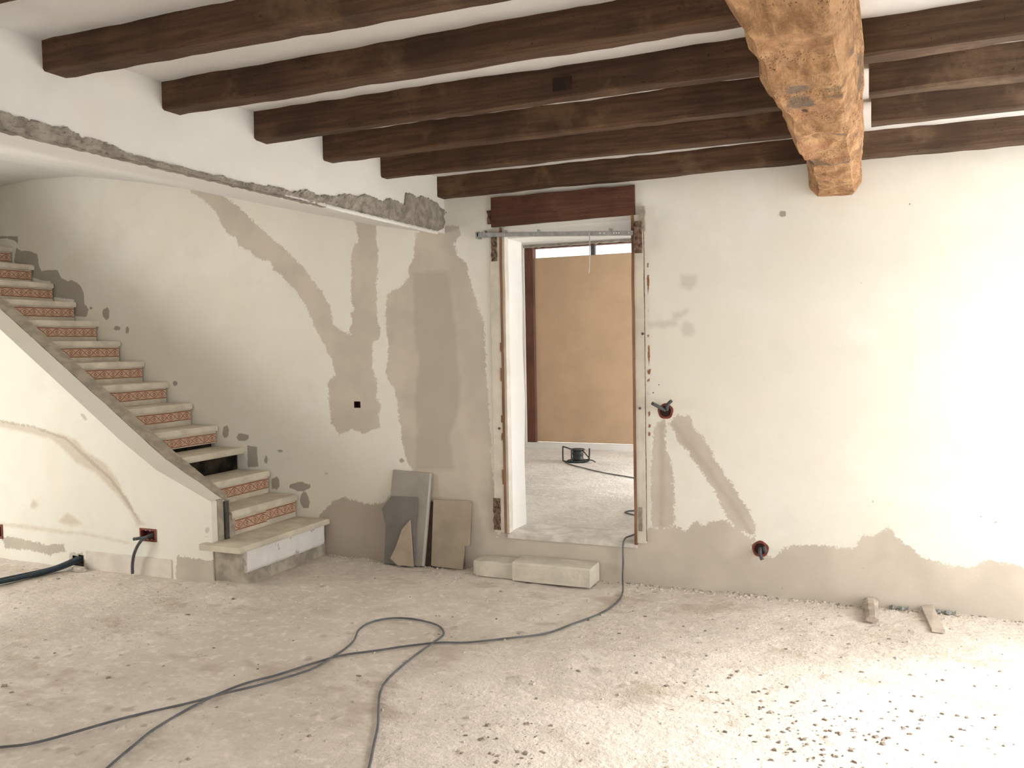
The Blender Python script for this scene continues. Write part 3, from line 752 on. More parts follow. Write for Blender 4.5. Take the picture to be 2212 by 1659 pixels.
KHOLES = [(-1.925, -1.80, 0.250, 0.315), (-2.60, -2.49, 0.005, 0.085), (-3.43, -3.335, 0.16, 0.245)]
xs = grid_axis(KX0, KX1, 0.02, [h[0] for h in KHOLES] + [h[1] for h in KHOLES])
NR = 90
pts = []
for x in xs:
    zt = float(kerb_top(x))
    for j in range(NR + 1):
        pts.append((x, KY, -0.02 + (zt + 0.02) * (j / NR)))
nf = len(pts)
for x in xs:
    w = mnoise.noise(Vector((x * 7, 0, 5))) * 0.006
    pts += [(x, KM + w, float(nline(x) + 0.004 + np.interp(x, [-1.8, -1.3], [0, 0.085])))]
verts = np.array(pts)
faces = []
for i in range(len(xs) - 1):
    for j in range(NR):
        q = (i * (NR + 1) + j, (i + 1) * (NR + 1) + j, (i + 1) * (NR + 1) + j + 1, i * (NR + 1) + j + 1)
        cx, cz = verts[list(q)].mean(0)[[0, 2]]
        if any(h[0] < cx < h[1] and h[2] < cz < h[3] for h in KHOLES):
            continue
        faces.append(q)
    faces.append((i * (NR + 1) + NR, (i + 1) * (NR + 1) + NR, nf + i + 1, nf + i))
L_ = len(xs) - 1
end = [L_ * (NR + 1) + j for j in range(NR + 1)]
k = len(verts)
verts = np.vstack([verts, [[KX1 + 0.002, KM, 0.2], [KX1, KM, -0.02]]])
faces.append(tuple(end) + (nf + L_, k, k + 1))
me = bpy.data.meshes.new('wall_stair_kerb')
me.from_pydata(verts.tolist(), [], faces)
me.materials.append(M['kerb'])
add_sdf(me, verts[:, [0, 2]], {'sd_mid': BAL_MID, 'sd_soft': BAL_SOFT, 'sd_dark': BAL_DARK})
add_names = [a.name for a in me.attributes]
for nm in ('sd_deep', 'sd_dot', 'sd_chip'):
    a = me.attributes.new(nm, 'FLOAT', 'POINT')
    a.data.foreach_set('value', np.full(len(verts), -0.3, np.float32))
kerb = bpy.data.objects.new('wall_stair_kerb', me)
col.objects.link(kerb)
struct(kerb)
# rough unpainted inner strip of the kerb
b = MB()
rg = []
for x in np.arange(KX0, -1.355, 0.012):
    w = mnoise.noise(Vector((x * 16, 3, 5))) * 0.008
    w2 = mnoise.noise(Vector((x * 40, 7, 5))) * 0.006
    z = float(nline(x))
    e = float(np.interp(x, [-1.8, -1.35], [0, 0.03]))
    rg.append([(x, KM + 0.006 + w, z - 0.25), (x, KM + 0.004 + w, z + 0.006 + e), (x, KM + 0.05, z + 0.026 + w2 + e), (x, KI + w2, z + 0.034 + e), (x, KI, z - 0.25)])
b.rings(rg)
b.build('unpainted_kerb_strip', M['kerb_grey'], kerb)
b = MB()
rg = []
for i in range(40):
    x = -2.46 + 0.80 * i / 39
    w = 0.004 * mnoise.noise(Vector((x * 11, 2, 2)))
    rg.append([(x, KY + 0.01, -0.01), (x, KY - 0.007 + w * 0.4, -0.01), (x, KY - 0.006, 0.125 + w), (x, KY + 0.01, 0.132 + w)])
b.rings(rg).build('skirting_slab', M['skirt'], kerb)
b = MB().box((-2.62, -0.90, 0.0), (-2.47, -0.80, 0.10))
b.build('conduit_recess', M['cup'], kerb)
b = MB()
b.box((KX1 - 0.35, -0.90, -0.02), (KX1 - 0.004, KI + 0.005, 0.42))
b.build('kerb_core', M['mortar_dark'], kerb)

# ------------------------------------------------------------------ staircase
st = thing('staircase', 'old cream staircase with red scroll-patterned riser tiles along the back wall', 'staircase', (-1.1, -0.35, 0.0))
NST = 15
TH = 0.048


def chipped(x0, x1, y0, y1, z0, z1, seed):
    """A worn slab: front (+x) edge rounded and slightly wavy."""
    mb = MB()
    rg = []
    for i in range(15):
        y = y0 + (y1 - y0) * i / 14
        w = 0.005 * mnoise.noise(Vector((seed * 3.3, y * 9, 1)))
        rg.append([(x0, y, z0), (x1 - 0.004 + w, y, z0), (x1 + w, y, z0 + 0.012), (x1 + w, y, z1 - 0.014), (x1 - 0.012 + w, y, z1 - 0.002 + w * 0.4), (x0, y, z1)])
    return mb.rings(rg)


band_mesh = None
for i in range(NST):
    nx, nzz = nose(i)
    px, pz = nose(i + 1)
    if i == 0:
        tr = chipped(px - 0.06, nx + 0.03, -0.985, -0.004, nzz - 0.04, nzz, 0)
        t0 = tr.build('tread', M['tread'], st, smooth=False)
        body = MB()
        rg = []
        for k in range(17):
            y = -0.912 + 0.908 * k / 16
            w = 0.010 * mnoise.noise(Vector((y * 8, 3, 2)))
            rg.append([(-1.66, y, -0.02), (nx - 0.005 + w, y, -0.02), (nx - 0.018 + w, y, 0.08), (nx - 0.03, y, nzz - 0.04), (-1.66, y, nzz - 0.04)])
        body.rings(rg).build('step_body', M['mortar_dark'], st)
        r = MB()
        rg = []
        for k in range(21):
            y = -0.895 + 0.85 * k / 20
            w = 0.006 * mnoise.noise(Vector((y * 14, 3, 7)))
            t_ = min(1, (y + 0.90) / 0.05, (-0.05 - y) / 0.05)
            rg.append([(nx - 0.045, y, 0.085 + w), (nx + 0.000, y, 0.085 + w), (nx + 0.008, y, 0.10 + w), (nx + 0.008, y, nzz - 0.02), (nx - 0.045, y, nzz - 0.02)])
        r.rings(rg).build('riser', M['white_riser'], st)
        continue
    chipped(px - 0.05, nx, KI - 0.03, -0.002 - 0.006 * (i % 3), nzz - TH, nzz, i).build('tread', M['tread'], st)
    prev_z = nose(i - 1)[1]
    rx = nx - 0.022
    zb = prev_z + (0.030 if i == 4 else -0.01)
    if i == 3:
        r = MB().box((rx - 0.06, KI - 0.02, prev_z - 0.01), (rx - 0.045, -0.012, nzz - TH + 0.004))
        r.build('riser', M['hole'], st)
        MB().box((rx - 0.05, KI - 0.02, prev_z), (rx - 0.018, -0.60, nzz - TH)).build('broken_tile', M['mortar_dark'], st)
        continue
    r = MB().box((rx - 0.03, KI - 0.02, zb), (rx, -0.012, nzz - TH + 0.004)).build('riser', M['riser'], st)
    if i == 4:
        MB().box((rx - 0.07, KI - 0.02, prev_z - 0.005), (rx - 0.05, -0.012, zb + 0.01)).build('riser_gap_shade', M['hole'], st)  # near-black backing paints the shade inside the open slot
    bz = prev_z + 0.037
    for k in range(4):
        if band_mesh is None:
            mb = MB().box((-0.003, -0.0832, 0.0), (0.003, 0.0832, 0.075))
            bo = mb.build('patterned_tile', M['scroll'], None)
            band_mesh = bo.data
        else:
            bo = bpy.data.objects.new('patterned_tile', band_mesh)
            col.objects.link(bo)
        drop = -0.010 if (i == 1 and k >= 2) else random.uniform(-0.0015, 0.0015)
        bo.location = (rx + random.uniform(-0.0005, 0.001), -0.099 - 0.168 * k, bz + drop)
        bo.parent = r
        if i == 4:
            bo.scale = (1, 1, 0.93)
# plain core under the steps
b = MB()
poly = [(nose(0)[0] - 0.2, 0.0), (nose(14)[0] - 0.35, 0.0), (nose(14)[0] - 0.35, nose(14)[1] - 0.06)]
for i in range(14, 0, -1):
    poly += [(nose(i)[0] - 0.09, nose(i)[1] - 0.06), (nose(i)[0] - 0.09, nose(i - 1)[1] - 0.055)]
b.rings([[(x, y, z) for x, z in poly] for y in (KI - 0.02, -0.004)])
b.build('stair_core', M['mortar_dark'], st)
# steel angle and stripped edge at the foot of the kerb
MB().box((-1.296, -0.812, 0.268), (-1.278, -0.778, 0.528)).build('steel_strip', M['iron'], st, bevel=0.002)
MB().box((-1.34, -0.868, 0.268), (-1.292, -0.815, 0.545)).build('end_mortar', M['kerb_grey'], st, bevel=0.003)
MB().box((-1.37, -0.778, 0.262), (-1.335, -0.705, 0.52)).build('end_plaster', M['mortar_dark'], st, bevel=0.003)

# ------------------------------------------------------------------ joists and beams
ORD = ['', 'first', 'second', 'third', 'fourth', 'fifth', 'sixth', 'seventh']


def joist(x0, x1, y0, y1, zb, zt, mat, seed, label, group, slope=0.0):
    mb = MB()
    n = max(6, int((x1 - x0) / 0.05))
    rg = []
    nz_ = lambda a, f, k: mnoise.noise(Vector((a * f, seed * 7.7, k))) 
    for i in range(n + 1):
        x = x0 + (x1 - x0) * i / n
        e = [0.007 * nz_(x, 2.0, k) + 0.004 * nz_(x, 9.0, k + 20) for k in range(8)]
        c = 0.009 + 0.006 * nz_(x, 3, 40)
        dz = slope * (x - x0)
        rg.append([(x, y0 + e[0], zt), (x, y0 + e[1], zb + c + dz), (x, y0 + c + e[2], zb + e[5] + dz), (x, y1 - c + e[3], zb + e[6] + dz), (x, y1 + e[4], zb + c + dz), (x, y1 + e[7], zt)])
    o = mb.rings(rg).build('ceiling_joist', mat)
    tag(o, label, 'joist', group)
    return o


LEFTJ = [(-4.235, -4.13, 2.55), (-3.66, -3.555, 2.556), (-3.095, -2.993, 2.556), (-2.532, -2.428, 2.553), (-1.959, -1.863, 2.548), (-1.404, -1.31, 2.556), (-0.82, -0.738, 2.566), (-0.105, 0.02, 2.553)]
LAB = [None,
       'dark oak joist cut off by the top left corner of the photo',
       'dark oak joist whose end meets the upper left wall nearest the top',
       'dark oak joist with wavy upper edge, second full joist from top left',
       'dark oak joist with a small square notch in its face, left of the big beam',
       'dark oak joist with a worn orange lower edge, left of the big beam',
       'dark oak joist next to the wall joist, left of the big beam',
       'dark oak joist lying on the back wall above the doorway']
for i, (a, c, zb) in enumerate(LEFTJ):
    if LAB[i] is None:
        continue
    sl = [0, 0, -0.012, 0, 0.003, 0, -0.003, 0.006][i]
    joist(-0.05, 2.47, a, c, zb, 2.73, M['joist'], i + 1, LAB[i], 'joists left of the big beam', sl)
RLAB = {4: 'dusty brown joist right of the big beam, highest of the four in view',
        5: 'dusty brown joist with dark knots right of the big beam, second from top',
        6: 'dusty greyish joist right of the big beam, third from top',
        7: 'dark joist lying on the back wall right of the big beam'}
for i in (2, 3, 4, 5, 6, 7):
    a, c, zb = LEFTJ[i]
    if i not in RLAB:
        continue
    joist({4: 2.66, 5: 2.715, 6: 2.72, 7: 2.67}[i], 4.65, a, c, zb + 0.004, 2.73, M['joist_r'], i + 20, RLAB[i], 'joists right of the big beam')
# nail plate notch on the fourth joist
for o in list(scene.objects):
    if o.name.startswith('ceiling_joist') and 'square notch' in o.get('label', ''):
        mb = MB().box((1.525, -1.966, 2.578), (1.605, -1.955, 2.632))
        mb.build('notch_patch', simple('dark_notch', (0.03, 0.017, 0.011), 0.9, 0.4, 20), o, bevel=0.002)

# big hewn beam
b = MB()
rg = []
NB = 260
for i in range(NB + 1):
    y = 0.03 - (4.0 * i / 220 if i <= 220 else 4.0 + 2.9 * (i - 220) / 40)
    xl = np.interp(-y, [0, 0.35, 0.7, 1.22, 1.83, 2.2, 2.62, 3.07, 3.35, 7], [2.388, 2.425, 2.437, 2.452, 2.429, 2.449, 2.428, 2.432, 2.408, 2.40])
    xr = np.interp(-y, [0, 0.5, 2, 7], [2.652, 2.664, 2.684, 2.69])
    zb = np.interp(-y, [0, 0.3, 0.9, 2, 7], [2.372, 2.352, 2.318, 2.302, 2.30])
    hv = lambda k, f=2.1: mnoise.noise(Vector((k * 5.3, y * f, 0.7)))
    # hewn facets: quantised noise makes flat axe cuts
    ring = []
    K = 22
    prof = [(0, 2.69), (0, 2.60), (0, 2.52), (0.0, 2.44), (0.004, zb + 0.05), (0.025, zb + 0.018)]
    for dx, z in prof:
        ring.append([xl + dx, z])
    for s_ in np.linspace(0.16, 0.84, 15):
        ring.append([xl + (xr - xl) * s_, zb])
    for dx, z in ((0.028, zb + 0.016), (0.004, zb + 0.045), (0, 2.44), (0, 2.52), (0, 2.60), (0, 2.69)):
        ring.append([xr - dx, z])
    cx, cz = (xl + xr) / 2, 2.5
    out = []
    for kk, (x, z) in enumerate(ring):
        fac = abs(mnoise.noise(Vector((x * 4.2 + 1.0, y * 2.6, z * 4.2)))) * 0.026
        fac += 0.010 * mnoise.noise(Vector((x * 15, y * 9, z * 15)))
        vd_, _p = mnoise.voronoi(Vector((x * 6.5, y * 3.4, z * 6.5)))
        cell = 0.038 * (0.45 - vd_[0]) * (1 if y < -0.12 else 0.3)
        d = Vector((x - cx, 0, z - cz)).normalized()
        out.append((x - d.x * (fac - 0.010 + cell), y, z - d.z * (fac - 0.010 + cell)))
    rg.append(out)
b.rings(rg)
beam = b.build('main_beam', M['beam'], smooth=False)
tag(beam, 'thick orange-brown rough-hewn oak beam crossing under the joists', 'beam')

# lintel over the doorway
b = MB()
rg = []
for i in range(22):
    x = 0.362 + 0.985 * i / 21
    e = [0.004 * mnoise.noise(Vector((x * 6, k, 2))) for k in range(4)]
    rg.append([(x, -0.022 + e[0], 2.532 + e[1]), (x, -0.024 + e[0], 2.335 + e[2] + 0.012 * i / 21), (x, 0.10, 2.335 + 0.012 * i / 21), (x, 0.10, 2.53)])
o = b.rings(rg).build('door_lintel', M['lintel'])
tag(o, 'red-brown wooden lintel beam above the open doorway', 'lintel')

# ------------------------------------------------------------------ doorway frame
d1 = bpy.data.objects.new('door_1', None)
d1.location = (0.887, 0.0, 0.262)
col.objects.link(d1)
struct(d1)


def jamb(xa, xb, ya, yb, za, zb, mat, nm, lean_=0.0, bev=0.003):
    mb = MB()
    rg = []
    for i in range(26):
        z = za + (zb - za) * i / 25
        w = 0.0025 * mnoise.noise(Vector((xa * 9, z * 5, 1)))
        s_ = lean_ * (z - za) / (zb - za)
        rg.append([(xa + w + s_, ya, z), (xb + w + s_, ya, z), (xb + w + s_, yb, z), (xa + w + s_, yb, z)])
    return mb.rings(rg).build(nm, mat, d1)


jamb(0.345, 0.418, -0.016, 0.03, 0.268, 2.325, M['cream_paint'], 'jamb')
jamb(0.418, 0.4335, -0.020, 0.03, 0.264, 2.33, M['edge'], 'jamb_edge')
jamb(0.4335, 0.452, -0.012, 0.05, 0.266, 2.33, M['cream_paint'], 'jamb_lining')
jamb(1.342, 1.398, -0.016, 0.03, 0.268, 2.345, M['cream_paint'], 'jamb')
jamb(1.324, 1.342, -0.022, 0.03, 0.255, 2.345, M['edge'], 'jamb_edge')
jamb(0.340, 0.344, -0.006, 0.01, 0.50, 2.30, M['rotten'], 'jamb_crack')
jamb(1.398, 1.402, -0.006, 0.01, 0.28, 2.34, M['rotten'], 'jamb_crack')
b = MB()
b.box((0.437, 0.06, 2.262), (1.338, 0.32, 2.34))
b.build('head_plaster', M['reveal'], d1, bevel=0.006)


def ragged(x0, x1, z0, z1, y0, y1, mat, nm, seed, amp=0.008, parent=None):
    mb = MB()
    rg = []
    n = 14
    for i in range(n + 1):
        z = z0 + (z1 - z0) * i / n
        a = amp * mnoise.noise(Vector((seed, z * 30, 1)))
        c = amp * mnoise.noise(Vector((seed + 5, z * 30, 2)))
        dd = 0.004 * mnoise.noise(Vector((seed + 9, z * 45, 3)))
        rg.append([(x0 + a, y0 + dd, z), (x1 + c, y0 - dd, z), (x1 + c, y1, z), (x0 + a, y1, z)])
    return mb.rings(rg).build(nm, mat, parent or d1)


ragged(0.358, 0.398, 2.108, 2.275, -0.022, 0.0, M['rotten'], 'hinge_recess', 1)
ragged(0.338, 0.39, 0.285, 0.502, -0.021, 0.0, M['rotten'], 'hinge_recess', 2)
ragged(1.352, 1.376, 0.345, 0.498, -0.0195, 0.0, M['mortar'], 'hinge_recess', 3, 0.004)
ragged(1.350, 1.394, 2.105, 2.30, -0.055, 0.0, M['rotten'], 'broken_wood', 4, 0.006)
ragged(1.378, 1.412, 2.24, 2.392, -0.026, 0.0, M['mortar_dark'], 'broken_wood', 6, 0.008)
ragged(0.328, 0.352, 2.36, 2.45, -0.012, 0.01, M['rotten'], 'wood_stub', 8, 0.008)
for z, x in ((1.13, 1.368), (1.60, 1.392), (0.98, 0.392)):
    MB().lathe([(0.0075, 0.0), (0.0085, -0.004), (0.004, -0.006)], (x, -0.016, z), 10, 'y').build('screw_hole', M['iron'], d1)
for k, (z, h) in enumerate(((1.50, 0.06), (1.02, 0.05), (1.30, 0.09), (0.90, 0.05), (0.60, 0.10))):
    ragged(0.408, 0.420, z, z + h, -0.0205, 0.0, M['edge'], 'paint_chip', 20 + k, 0.004)

# curtain rail
rl = thing('metal_rail', 'thin galvanised perforated rail mounted across the top of the doorway', 'rail', (0.81, -0.035, 2.262))


def on_rail(t):
    return 2.288 - 0.058 * t


b = MB()
xa, xb = 0.268, 1.345
rg = []
for i in range(41):
    t = i / 40
    x = xa + (xb - xa) * t
    z = on_rail(t)
    rg.append([(x, -0.044, z + 0.015), (x, -0.050, z + 0.013), (x, -0.050, z - 0.013), (x, -0.044, z - 0.015), (x, -0.030, z - 0.015), (x, -0.030, z + 0.015)])
b.rings(rg).build('channel', M['zinc'], rl)
for t in (0.05, 0.19, 0.41, 0.86):
    x = xa + (xb - xa) * t
    MB().box((x - 0.006, -0.053, on_rail(t) - 0.014), (x + 0.006, -0.020, on_rail(t) + 0.030)).build('clip', M['zinc'], rl, bevel=0.001)
MB().box((xa - 0.012, -0.05, on_rail(0) - 0.026), (xa + 0.010, 0.0, on_rail(0) + 0.020)).build('bracket', M['zinc'], rl, bevel=0.002)
MB().box((xa + 0.04, -0.03, on_rail(0.05) - 0.014), (xa + 0.10, 0.0, on_rail(0.05) + 0.012)).build('bracket', M['zinc'], rl, bevel=0.002)
for t in (0.80, 0.825, 0.885, 0.90, 0.915, 0.975):
    x = xa + (xb - xa) * t
    MB().lathe([(0.004, 0.0), (0.004, -0.004)], (x, -0.0495, on_rail(t)), 8, 'y').build('rivet', M['reveal'], rl)
b = MB().tube([(1.062, -0.055, 2.262), (1.062, -0.055, 2.15), (1.058, -0.054, 2.06), (1.055, -0.054, 1.995)], 0.0035, 6)
b.build('hanging_rod', M['zinc'], rl)


# ------------------------------------------------------------------ electrical boxes and conduits
def corr_tube(pts, r, name, mat, parent=None):
    cp = curve_pts(pts, 0.0035)
    return MB().tube(cp, r, 8, 0.10).build(name, mat, parent)


def wall_box(x, z, rad, label, stubs):
    t = thing('electrical_box', label, 'wall box', (x, 0.0, z), 'empty electrical boxes')
    MB().lathe([(rad * 0.74, -0.002), (rad * 0.74, 0.05), (0.001, 0.05)], (x, 0, z), 20, 'y').build('cup', M['cup'], t, smooth=False)
    rg = []
    for j in range(24):
        q = 2 * math.pi * j / 24
        c_, s_ = math.cos(q), math.sin(q)
        w = 1 + 0.04 * math.sin(5 * q)
        rg.append([(x + c_ * rad * 0.72, 0.004, z + s_ * rad * 0.72), (x + c_ * rad * 0.72, -0.006, z + s_ * rad * 0.72), (x + c_ * rad * w, -0.003, z + s_ * rad * w), (x + c_ * rad * w, 0.004, z + s_ * rad * w)])
    MB().rings(rg, closed=True).build('rim', M['boxred'], t)
    for s_ in stubs:
        corr_tube(s_, 0.0105, 'conduit_stub', M['conduit'], t)


wall_box(1.528, 1.112, 0.049, 'round wall box with two grey conduit stubs beside the doorway', [
    [(1.530, 0.03, 1.115), (1.520, -0.02, 1.125), (1.492, -0.07, 1.150), (1.470, -0.105, 1.168)],
    [(1.535, 0.03, 1.115), (1.540, -0.02, 1.130), (1.555, -0.05, 1.160), (1.578, -0.06, 1.182)]])
wall_box(2.10, 0.285, 0.049, 'round wall box with conduit stubs low on the right part of the wall', [
    [(2.103, 0.03, 0.29), (2.102, -0.025, 0.285), (2.106, -0.055, 0.262), (2.118, -0.065, 0.235)],
    [(2.120, 0.03, 0.30), (2.126, -0.02, 0.292), (2.136, -0.035, 0.276)]])
t = thing('electrical_box', 'small empty square socket box on the patched wall right of the stairs', 'wall box', (-0.7475, 0.0, 1.1275), 'empty electrical boxes')
b = MB()
xa, xb, za, zb = BOXES[0]
for p in (((xa, -0.001, za), (xb, -0.001, za), (xb, 0.05, za), (xa, 0.05, za)), ((xa, -0.001, zb), (xb, -0.001, zb), (xb, 0.05, zb), (xa, 0.05, zb)),
          ((xa, -0.001, za), (xa, -0.001, zb), (xa, 0.05, zb), (xa, 0.05, za)), ((xb, -0.001, za), (xb, -0.001, zb), (xb, 0.05, zb), (xb, 0.05, za)), ((xa, 0.05, za), (xb, 0.05, za), (xb, 0.05, zb), (xa, 0.05, zb))):
    b.quad(*p)
b.build('cup', M['cup'], t, fix=False)


def kerb_box(x0, x1, z0, z1, label, stubs):
    t = thing('electrical_box', label, 'wall box', ((x0 + x1) / 2, KY, (z0 + z1) / 2), 'empty electrical boxes')
    y = KY
    b = MB()
    b.box((x0 - 0.004, y + 0.045, z0 - 0.004), (x1 + 0.004, y + 0.05, z1 + 0.004))
    for a, c in (((x0 - 0.012, z1), (x1 + 0.012, z1 + 0.012)), ((x0 - 0.012, z0 - 0.012), (x1 + 0.012, z0)), ((x0 - 0.012, z0), (x0, z1)), ((x1, z0), (x1 + 0.012, z1))):
        b.box((a[0], y - 0.006, a[1]), (c[0], y + 0.048, c[1]))
    b.build('box_shell', M['boxred'], t)
    for s_ in stubs:
        corr_tube(s_, 0.0105, 'conduit_stub', M['conduit'], t)


kerb_box(-1.925, -1.80, 0.250, 0.315, 'rust-red box in the stair side wall with a conduit drooping to the floor', [
    [(-1.83, KY + 0.04, 0.285), (-1.845, KY - 0.02, 0.280), (-1.885, KY - 0.05, 0.245), (-1.935, KY - 0.055, 0.17), (-1.965, KY - 0.05, 0.09), (-1.975, KY - 0.045, 0.015)],
    [(-1.84, KY + 0.03, 0.275), (-1.86, KY - 0.025, 0.272), (-1.92, KY - 0.045, 0.262), (-1.945, KY - 0.05, 0.258)]])
kerb_box(-3.43, -3.335, 0.16, 0.245, 'rust-red box in the stair side wall at the left edge of the photo', [])
for k, (dx, dz, dy) in enumerate(((0, 0, 0), (0.026, 0.004, -0.012), (0.008, 0.024, -0.02), (0.034, 0.026, 0.012))):
    cp = [(-2.545 + dx, -0.82, 0.052 + dz), (-2.552 + dx, -0.93, 0.042 + dz), (-2.585 + dx * 0.9, -1.10, 0.018 + dz * 0.7), (-2.64 + dx + dy, -1.32, 0.012 + dz * 0.6), (-2.72 + dx + dy, -1.55, 0.012 + dz * 0.5), (-2.90 + dx + dy, -1.95, 0.014 + dz * 0.4), (-3.15 + dx, -2.4, 0.014)]
    o = corr_tube(cp, 0.0125, 'conduit_tube', M['conduit_blue'])
    tag(o, ('lowest', 'right-hand', 'uppermost', 'rear upper')[k] + ' blue-grey corrugated conduit in the bundle leaving the stair side wall', 'conduit', 'conduits bundled on the floor at the left')
# plaster lump below the hole
b = MB()
for (cx, cy, cz, s_) in ((-2.46, -0.99, 0.008, 0.05), (-2.52, -1.03, 0.004, 0.035)):
    ang = [2 * math.pi * j / 9 for j in range(9)]
    b.rings([[(cx + s_ * 1.5 * math.cos(q) * (1 + 0.2 * math.sin(3 * q)), cy + s_ * 0.7 * math.sin(q), cz - 0.01) for q in ang], [(cx + s_ * 1.1 * math.cos(q), cy + s_ * 0.5 * math.sin(q), cz + 0.016) for q in ang]])
    break
o = b.build('plaster_lump', M['crumb'])
tag(o, 'flat lump of broken plaster below the bundled conduits', 'rubble')

# ------------------------------------------------------------------ leaning boards
PLANK = [(-0.448,-0.021,0.67),(-0.134,-0.022,0.658),(-0.175,-0.084,0.009),(-0.503,-0.084,0.012)]
DARKPIECE = [(-0.451,-0.051,0.487),(-0.236,-0.051,0.489),(-0.249,-0.104,0.011),(-0.488,-0.104,0.013),(-0.488,-0.074,0.28),(-0.525,-0.062,0.394)]
GAP_SHADE = [(-0.161,-0.021,0.451),(-0.122,-0.021,0.453),(-0.124,-0.07,0.005),(-0.184,-0.069,0.008)]
SHARD = [(-0.283,-0.08,0.322),(-0.24,-0.125,0.003),(-0.306,-0.124,0.005),(-0.363,-0.125,0.001),(-0.396,-0.122,0.022),(-0.429,-0.118,0.046),(-0.389,-0.107,0.125),(-0.345,-0.089,0.253)]
BOARDB = [(-0.122,-0.024,0.466),(0.155,-0.023,0.47),(0.171,-0.025,0.455),(0.165,-0.057,0.168),(0.126,-0.057,0.162),(0.122,-0.075,-0.0),(-0.125,-0.074,0.006)]


def leaning(name, pts, th, mat, label, cat, edge=None):
    P = [Vector(p) for p in pts]
    zmin = min(p.z for p in P)
    P = [p - Vector((0, 0, zmin - 0.002)) for p in P]
    nrm = (P[1] - P[0]).cross(P[2] - P[0]).normalized()
    if nrm.y < 0:
        nrm = -nrm
    o = MB().prism([tuple(p) for p in P], nrm * th).build(name, mat)
    tag(o, label, cat)
    if edge:
        a, c = P[1], P[2]
        d = (P[0] - P[1]).normalized()
        mb = MB().prism([tuple(a - nrm * 0.001), tuple(a + d * 0.014 - nrm * 0.001), tuple(c + d * 0.018 - nrm * 0.001), tuple(c - nrm * 0.001)], nrm * 0.004)
        mb.build('cut_edge', edge, o)
    return o


leaning('leaning_plank', PLANK, 0.018, M['plank'], 'tall grey plank with a pale cut edge leaning on the wall', 'plank', M['plank_edge'])
leaning('gap_shade_strip', GAP_SHADE, 0.012, simple('gap_shade_brown', (0.06, 0.038, 0.026), 0.9, 0.4, 14), 'narrow dark brown strip added as shade in the gap between grey plank and buff board', 'strip')  # added strip: shade of the gap put into its dark colour
leaning('dark_piece', DARKPIECE, 0.010, M['dark_grey'], 'flat dark grey piece with a slanted corner before the tall plank', 'slab')  # flat dark grey shape with a clipped corner
leaning('stone_shard', SHARD, 0.010, M['shard'], 'pointed beige triangular shard standing before the dark grey piece', 'shard')
leaning('buff_board', BOARDB, 0.014, M['buff'], 'buff rectangular board with a notched lower corner leaning on the wall', 'board')


# ------------------------------------------------------------------ stone blocks under the doorway
def block(name, x0, x1, y0, y1, h, label, seed, lround=0.0):
    mb = MB()
    rg = []
    n = 18
    for i in range(n + 1):
        t = i / n
        x = x0 + (x1 - x0) * t
        taper = 1 - lround * (1 - min(1, t / 0.25)) ** 2
        e = [0.005 * mnoise.noise(Vector((x * 12, seed, k))) for k in range(8)]
        ya = y0 + (1 - taper) * 0.10
        c = 0.010
        hh = h * (0.75 + 0.25 * taper)
        rg.append([(x, ya + e[0], 0.004), (x, ya + e[1], hh - c), (x, ya + c, hh + e[2]), (x, y1 - c, hh + e[3]), (x, y1, hh - c), (x, y1, 0.004)])
    o = mb.rings(rg).build(name, M['stone'], bevel=0.0)
    return tag(o, label, 'stone block')


block('stone_block', 0.235, 0.545, -0.185, -0.015, 0.105, 'shorter pale stone block with rounded left end, under the doorway', 1, 0.5)
block('stone_block', 0.552, 1.085, -0.215, -0.012, 0.125, 'longer pale stone block lying as a step under the doorway', 2, 0.06)

# ------------------------------------------------------------------ cords
ZC = 0.007
cordA = [(1.258, -0.077), (1.311, -0.272), (1.325, -0.514), (1.288, -0.71), (1.212, -0.892), (1.121, -1.087), (0.975, -1.248), (0.793, -1.374), (0.655, -1.425), (0.519, -1.519), (0.419, -1.627), (0.287, -1.759), (0.209, -1.894), (0.133, -2.074), (0.058, -2.232), (0.023, -2.448), (0.044, -2.73), (0.071, -2.872), (0.121, -3.038), (0.25, -3.4), (0.6, -3.9)]
cordB = [(-0.95, -3.42), (-0.65, -3.23), (-0.422, -3.073), (-0.312, -2.976), (-0.153, -2.708), (-0.019, -2.49), (0.067, -2.378), (0.156, -2.218), (0.241, -1.972), (0.252, -1.832), (0.247, -1.684), (0.214, -1.55), (0.146, -1.4), (0.133, -1.272), (0.175, -1.177), (0.257, -1.119), (0.382, -1.126), (0.514, -1.18), (0.595, -1.264), (0.636, -1.357), (0.639, -1.467), (0.626, -1.613), (0.635, -1.775), (0.657, -1.938), (0.701, -2.075), (0.785, -2.226), (0.878, -2.381), (0.951, -2.526), (1.032, -2.687), (1.15, -2.95), (1.4, -3.3)]
RZ = 0.262 + ZC
pa = [(-0.33, 3.32, RZ), (-0.22, 3.20, RZ), (-0.05, 3.04, RZ), (0.246, 2.78, RZ), (0.64, 2.532, RZ), (1.1, 2.25, RZ), (1.55, 1.85, RZ), (1.60, 1.30, RZ), (1.30, 1.06, RZ), (1.05, 1.00, RZ), (1.00, 0.92, RZ), (1.06, 0.86, RZ), (1.22, 0.74, RZ), (1.30, 0.45, RZ), (1.265, 0.15, RZ + 0.008), (1.252, 0.02, RZ + 0.014), (1.25, -0.028, 0.245), (1.252, -0.036, 0.14), (1.25, -0.045, 0.05)]
pa += [(x, y, floor_z(x, y) + ZC + 0.002) for x, y in cordA[1:]]
o = MB().tube(curve_pts(pa, 0.025), 0.0054, 8).build('extension_cord', M['cord'], smooth=True)
tag(o, 'dark grey cord from the cable reel through the doorway onto the floor', 'cord')
pb = [(x, y, floor_z(x, y) + ZC + 0.002 + (0.010 if k in (6, 7, 19, 20) else 0)) for k, (x, y) in enumerate(cordB)]
